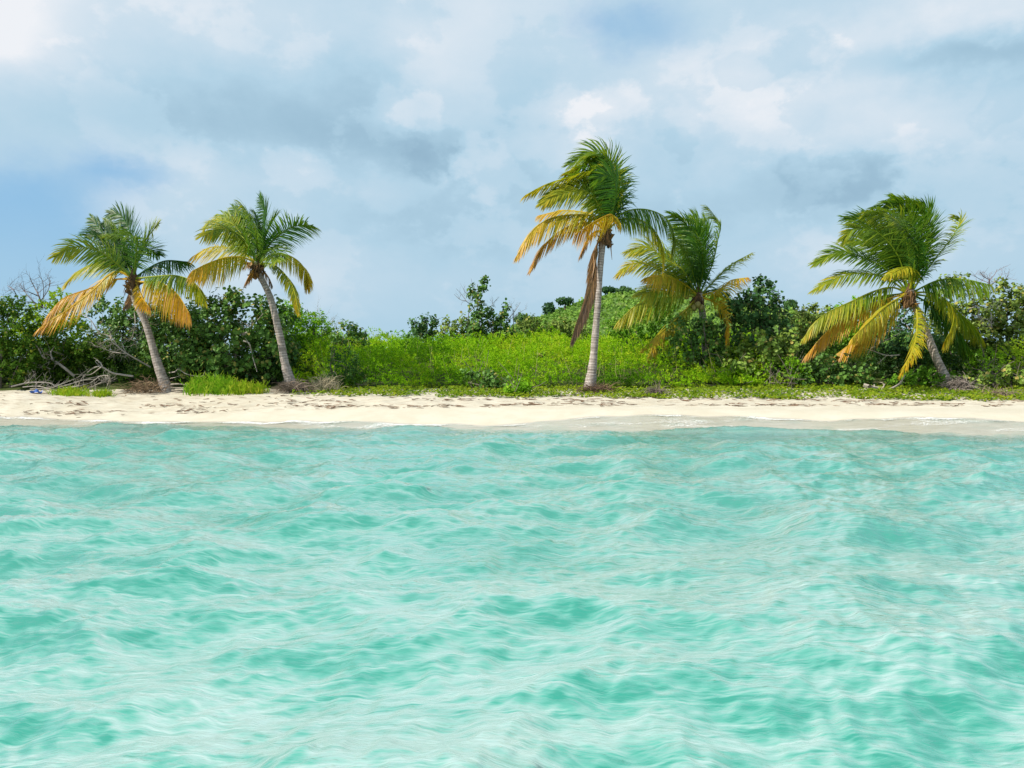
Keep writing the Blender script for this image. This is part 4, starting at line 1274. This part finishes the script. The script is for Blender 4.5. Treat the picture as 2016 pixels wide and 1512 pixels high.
dead('bare grey leafless shrub on the left end of the bright scrub', 31.0,
     [[(1900, 780), (1850, 680), (1790, 560), (1720, 400), (1680, 300)], [(1850, 680), (1760, 560), (1640, 480), (1540, 440)], [(1870, 700), (1850, 560), (1830, 400), (1800, 300)], [(1880, 700), (1920, 560), (1930, 440)], [(1800, 580), (1700, 560), (1560, 560)], [(1840, 660), (1720, 660), (1600, 640)], [(1900, 760), (1960, 640), (1980, 520)]], 0.03, 9, nt=9, tl=0.7, colr=np.array([0.30, 0.29, 0.25]), name='bare_shrub', cat='shrub', up=0.5, **c2)
c3 = dict(O=(640, 520), K=3.877)
dead('bare twigs left of the tall narrow sea grape on the ridge', 36.8,
     [[(1130, 330), (1080, 285), (1030, 270), (985, 230)], [(1080, 285), (1040, 230), (1000, 185)], [(1120, 300), (1130, 200), (1115, 110)], [(1100, 250), (1060, 200), (1070, 160)]], 0.022, 10, nt=4, tl=0.4, name='bare_twigs', colr=np.array([0.2, 0.17, 0.15]), up=0.4, **c3)
dead('bare twigs right of the forked sea grape on the ridge', 37.0,
     [[(1380, 440), (1440, 370), (1480, 310), (1490, 290)], [(1440, 370), (1420, 320), (1430, 300)], [(1250, 340), (1290, 290), (1330, 250)], [(1300, 330), (1260, 270)], [(1400, 430), (1500, 360), (1540, 340)], [(1470, 460), (1460, 380)]], 0.022, 11, nt=4, tl=0.4, name='bare_twigs', colr=np.array([0.25, 0.22, 0.2]), up=0.4, **c3)
dead('fallen grey stick lying among the low scrub, right of the upright dark shrub', 26.5,
     [[(250, 930), (270, 955), (310, 975)]], 0.02, 12, nt=2, tl=0.2, lev=1, **c3)
c5 = dict(O=(1570, 370), K=3.98)
dead('pale horizontal branch under the right palm, left of the hanging golden frond', 27.2,
     [[(800, 1308), (700, 1312), (600, 1280), (520, 1255), (470, 1250)], [(700, 1312), (660, 1350), (630, 1375)]], 0.025, 13, nt=2, tl=0.25, lev=1, **c5)
dead('grey brittle twigs tangled behind the right palm crown', 28.2,
     [[(830, 1110), (740, 1110), (660, 1160), (600, 1220)], [(800, 1090), (700, 1060), (600, 1070)], [(800, 1140), (700, 1190), (620, 1230)], [(760, 1050), (680, 1020), (590, 1010)]], 0.022, 14, nt=7, tl=0.5, **c5)
c6 = dict(O=(1740, 530), K=5.6)
dead('purple-grey bare twigs against the sky above the right thicket', 30.8,
     [[(1160, 200), (1170, 120), (1220, 60), (1250, 0)], [(1170, 120), (1100, 80), (1060, 30)], [(1160, 150), (1080, 120), (970, 60)], [(1180, 170), (1250, 130), (1290, 90)], [(1330, 160), (1360, 80), (1380, 20)]], 0.025, 15, nt=6, tl=0.45, colr=np.array([0.22, 0.16, 0.16]), name='bare_twigs', up=0.3, **c6)
dead('grey tangle of dead branches inside the right sea grape', 28.6,
     [[(940, 440), (1030, 410), (1050, 460), (1040, 520), (1150, 560), (1190, 640), (1130, 690)], [(1240, 440), (1300, 370), (1190, 350)], [(1180, 480), (1190, 560), (1160, 650)], [(960, 500), (1060, 540), (1140, 620)], [(1090, 400), (1150, 440), (1210, 420)]], 0.025, 16, nt=7, tl=0.35, **c6)
dead('weathered grey log lying at the back of the vine mat', 25.9,
     [[(1476, 772), (1500, 773), (1530, 774), (1560, 772)]], 0.12, 17, nt=1, tl=0.2, lev=1, name='driftwood_log', cat='log', colr=np.array([0.26, 0.23, 0.19]), dd=0.02)
dead('pale broken driftwood stump at the foot of the right palm thicket', 25.8,
     [[(1712, 762), (1725, 768), (1745, 772), (1758, 770)], [(1700, 758), (1720, 762), (1740, 764)], [(1722, 776), (1735, 768), (1742, 756)], [(1745, 770), (1770, 756), (1782, 738)]], 0.09, 18, nt=2, tl=0.2, lev=1, name='driftwood_stump', cat='driftwood', colr=np.array([0.42, 0.38, 0.33]), dd=0.08)
dead('thin grey log half buried right of the long log', 25.9, [[(1590, 775), (1620, 774), (1655, 775)]], 0.05, 19, nt=1, tl=0.15, lev=1, name='driftwood_log', cat='log', colr=np.array([0.33, 0.29, 0.24]), dd=0.02)
for q_, (lab, ln) in enumerate([('topmost pale driftwood stick right of the leftmost palm base', [(330, 758), (350, 756), (368, 758)]),
                               ('second pale driftwood stick from the top, right of the leftmost palm base', [(335, 763), (352, 764), (374, 762)]),
                               ('third pale driftwood stick from the top, right of the leftmost palm base', [(338, 769), (356, 768), (376, 766)]),
                               ('lowest pale driftwood stick right of the leftmost palm base', [(336, 775), (350, 772), (368, 773)])]):
    dead(lab, 25.95 - 0.06 * q_, [ln], 0.04, 20 + 31 * q_, nt=2, tl=0.2, lev=1, name='driftwood_stick', cat='driftwood', colr=np.array([0.45, 0.40, 0.34]), dd=0.05)
dead('small grey stick on the sand left of the tallest palm base', 25.3, [[(1060, 774), (1085, 770), (1112, 776)]], 0.02, 21, nt=3, tl=0.2, lev=1, dd=0.05)


def heap(label, px, py, Y, wpx, hpx, n, seed, colr, name='dry_brush', thick=0.010, cat='brush heap', lean=(-0.3, 0, 0.3)):
    """a heap of dry stalks lying over each other"""
    rs = np.random.default_rng(seed + 900)
    acc = Acc()
    c0 = at(px, py, Y)
    wx, hz = wpx / F * Y / 2, hpx / F * Y
    gz = float(ground(c0[0], Y))
    base = np.array([c0[0], Y, gz])
    for _ in range(n):
        u = rs.normal(0, 0.42)
        top = hz * max(0.05, 1 - u * u) * rs.random()
        p = base + np.array([u * wx, rs.normal(0, wx * 0.3), top])
        d = unit(np.array([rs.normal(0, 0.9), rs.normal(0, 0.4), rs.normal(0, 0.3)]) + np.array(lean))
        L = rs.uniform(0.2, 0.65)
        q = catmull([p, p + d * L * 0.5 + np.array([0, 0, 0.03]), p + d * L - np.array([0, 0, L * 0.25])], 5)
        q[:, 2] = np.maximum(q[:, 2], ground(q[:, 0], q[:, 1]) + 0.005)
        tube(acc, q, np.linspace(thick, thick * 0.4, 5), np.array(colr) * rs.uniform(0.6, 1.25), 3)
    o = acc.build(name, M_WOOD, None, base)
    o.location = base
    return tag(o, label, cat, 'heaps of dry palm litter')


heap('brown heap of dry palm litter left of the leftmost palm base', 290, 772, 25.8, 90, 20, 260, 1, (0.24, 0.17, 0.11), name='palm_litter')
heap('mound of tangled grey roots round the foot of the pale curved trunk', 582, 775, 25.6, 80, 15, 300, 2, (0.26, 0.21, 0.17), name='root_mound', cat='roots')
heap('dried purple-grey brush heap at the foot of the right thicket', 1892, 766, 25.7, 62, 22, 300, 3, (0.30, 0.26, 0.24), lean=(-0.5, 0, 0.1))
heap('dark brown debris round the base of the tallest palm', 1178, 776, 25.5, 80, 9, 200, 4, (0.16, 0.105, 0.075), name='palm_litter')
heap('small grey tuft of dead stalks on the vine mat below the short palm', 1294, 779, 24.9, 26, 12, 110, 5, (0.22, 0.18, 0.16))
heap('pale dry grass right of the root mound', 640, 774, 25.6, 60, 20, 220, 6, (0.38, 0.34, 0.24), thick=0.007, lean=(0, 0, 1.0), name='dry_grass', cat='grass')
heap('dry stick litter on the vine mat at the right edge', 1970, 782, 24.6, 60, 6, 120, 7, (0.26, 0.20, 0.16), name='palm_litter')


def grass(label, px, py, Y, wpx, hpx, n, seed, pal='bright'):
    hpx = hpx * 0.85
    rs = np.random.default_rng(seed + 700)
    acc = Acc()
    c0 = at(px, py, Y)
    wx, hz = wpx / F * Y / 2, hpx / F * Y
    gz = float(ground(c0[0], Y))
    base = np.array([c0[0], Y, gz])
    for _ in range(n):
        u = rs.normal(0, 0.45)
        p = np.array([c0[0] + u * wx, Y + rs.normal(0, wx * 0.35), 0])
        p[2] = float(ground(p[0], p[1])) - 0.02
        L = hz * rs.uniform(0.3, 1.15) * max(0.25, 1 - 0.5 * u * u) * (0.6 + 0.7 * float(vnoise(p[0] * 5, p[1] * 5, 3)))
        d = np.array([rs.normal(0, 0.33) + 0.25 * u, rs.normal(0, 0.25), 1.0])
        tip = p + d * L
        m0, m1 = p + d * L * 0.5, p + d * L * 0.8
        s_ = np.array([0.012, 0.004, 0])
        cc = np.array(PAL[pal][rs.integers(0, 3)]) * rs.uniform(0.8, 1.2)
        acc.put([p - s_, p + s_, m0 + s_, m0 - s_, tip], [np.array([[0, 1, 2, 3]]), np.array([[3, 2, 4]])], cc)
        for j in range(5):
            f = rs.uniform(0.35, 1.0)
            b = p + d * L * f
            e = b + np.array([rs.normal(0, 0.08), rs.normal(0, 0.06), rs.uniform(0.04, 0.16)])
            acc.put([b, (b + e) / 2 + s_ * 0.9, e, (b + e) / 2 - s_ * 0.9], [np.array([[0, 1, 2, 3]])], cc * 1.1)
    o = acc.build('grass_clump', M_FINE, None, base)
    o.location = base
    return tag(o, label, 'grass', 'grass clumps along the thicket edge')


grass('tallest bright grass clump right of the leftmost palm base', 398, 775, 25.6, 60, 42, 300, 1)
grass('bright grass clump in the middle, between the two left palms', 437, 777, 25.5, 56, 34, 260, 2)
grass('yellow-green grass clump left of the rightmost small tuft', 476, 777, 25.4, 44, 28, 200, 3, 'lime')
grass('rightmost small grass tuft before the pale curved trunk', 507, 777, 25.4, 30, 24, 130, 4, 'lime')
grass('low grass patch in front of the fallen limb at the left', 140, 776, 25.1, 80, 14, 220, 5, 'lime')
grass('small grass tuft under the curled twigs of the fallen limb', 202, 776, 25.1, 36, 15, 110, 6, 'lime')

# ------------------------------------------------------------------ creeping vine mat and wrack line (uncountable)
rs = np.random.default_rng(91)
n = 26000
y = rs.uniform(23.3, 27.0, n)
x = rs.uniform(-0.30, 0.82, n) * y
lim = 24.55 - 0.45 * ss(x, -2, 9) - 0.35 * ss(x, 9, 14) + 0.9 * (fbm(x * 0.9, x * 0 + 4.4, 92, 3) - 0.5)
dn = fbm(x * 1.1, y * 1.6, 93, 3)
keep = (y > lim) & (rs.random(n) < ss(dn, 0.22, 0.50) * (0.35 + 0.65 * ss(x, -8, -3)) + 0.08)
x, y = x[keep], y[keep]
k = len(x)
z = ground(x, y) + rs.uniform(0.01, 0.11, k)
Nn = unit(np.stack([rs.normal(-0.1, 0.4, k), rs.normal(-0.3, 0.4, k), np.full(k, 0.8)], -1))
A = np.array([(0.09, 0.18, 0.012), (0.19, 0.29, 0.016), (0.33, 0.37, 0.03)])
ti = np.clip(rs.random(k) * 0.7 + 0.6 * (fbm(x * 2, y * 2, 94, 2) - 0.3), 0, 0.999) * 2
i0 = ti.astype(int)
colr = A[i0] + (A[i0 + 1] - A[i0]) * (ti - i0)[:, None]
acc = Acc()
put_leaves(acc, np.stack([x, y, z], -1), Nn, rs.uniform(0.06, 0.115, k), rs.uniform(0.75, 1.0, (k, 1)), colr, rs)
o = acc.build('creeping_vine', M_FINE)
tag(o, 'mat of creeping yellow-green beach vine along the top of the sand', 'beach vine', kind='stuff')

rs = np.random.default_rng(95)
acc = Acc()
n = 5200
y = rs.uniform(22.35, 25.6, n)
x = rs.uniform(-0.80, 0.80, n) * y
band = np.exp(-((y - 22.9 - 0.35 * (fbm(x * 0.3, x * 0 + 1, 96, 2) - 0.5)) / 0.28) ** 2) + 0.7 * np.exp(-((y - 23.75) / 0.3) ** 2) + 0.12
pt = ss(fbm(x * 0.7, y * 2.4, 97, 3), 0.40, 0.62)
keep = rs.random(n) < band * pt
x, y = x[keep], y[keep]
for i in range(len(x)):
    L = rs.uniform(0.06, 0.30)
    a = rs.normal(0, 0.35)
    px_, py_ = x[i] + np.array([-0.5, 0, 0.5]) * L * math.cos(a), y[i] + np.array([-0.5, 0, 0.5]) * L * math.sin(a) + rs.normal(0, 0.02, 3)
    zz = ground(px_, py_) + rs.uniform(0.008, 0.04)
    tube(acc, np.stack([px_, py_, zz], -1), [rs.uniform(0.004, 0.010), rs.uniform(0.006, 0.013), 0.004], np.array([0.20, 0.125, 0.085]) * rs.uniform(0.5, 1.4), 4)
o = acc.build('seaweed_wrack', M_WOOD)
tag(o, 'brown dried seaweed and twigs strewn along the high tide line', 'seaweed', kind='stuff')

# ------------------------------------------------------------------ a scrap of blue plastic
rs = np.random.default_rng(99)
c0 = at(71, 768, 24.7)
gz = float(ground(c0[0], 24.7))
base = np.array([c0[0], 24.7, gz])
nx, ny = 9, 7
U, Vv = np.meshgrid(np.linspace(-0.17, 0.17, nx), np.linspace(-0.10, 0.10, ny))
Z = 0.05 + 0.07 * np.sin(U * 22 + 1) * np.cos(Vv * 26) + rs.normal(0, 0.012, U.shape) + 0.05 * np.exp(-(U / 0.08) ** 2)
Vt = np.stack([U, Vv, np.maximum(Z, 0.0)], -1).reshape(-1, 3)
i = np.arange(ny - 1)[:, None] * nx
j = np.arange(nx - 1)[None]
Fq = np.stack([i + j, i + j + 1, i + nx + j + 1, i + nx + j], -1).reshape(-1, 4)
o = build('plastic_scrap', Vt, [Fq], M_BLUE)
o.location = base
tag(o, 'small crumpled scrap of blue plastic on the sand beside the fallen limb', 'litter')
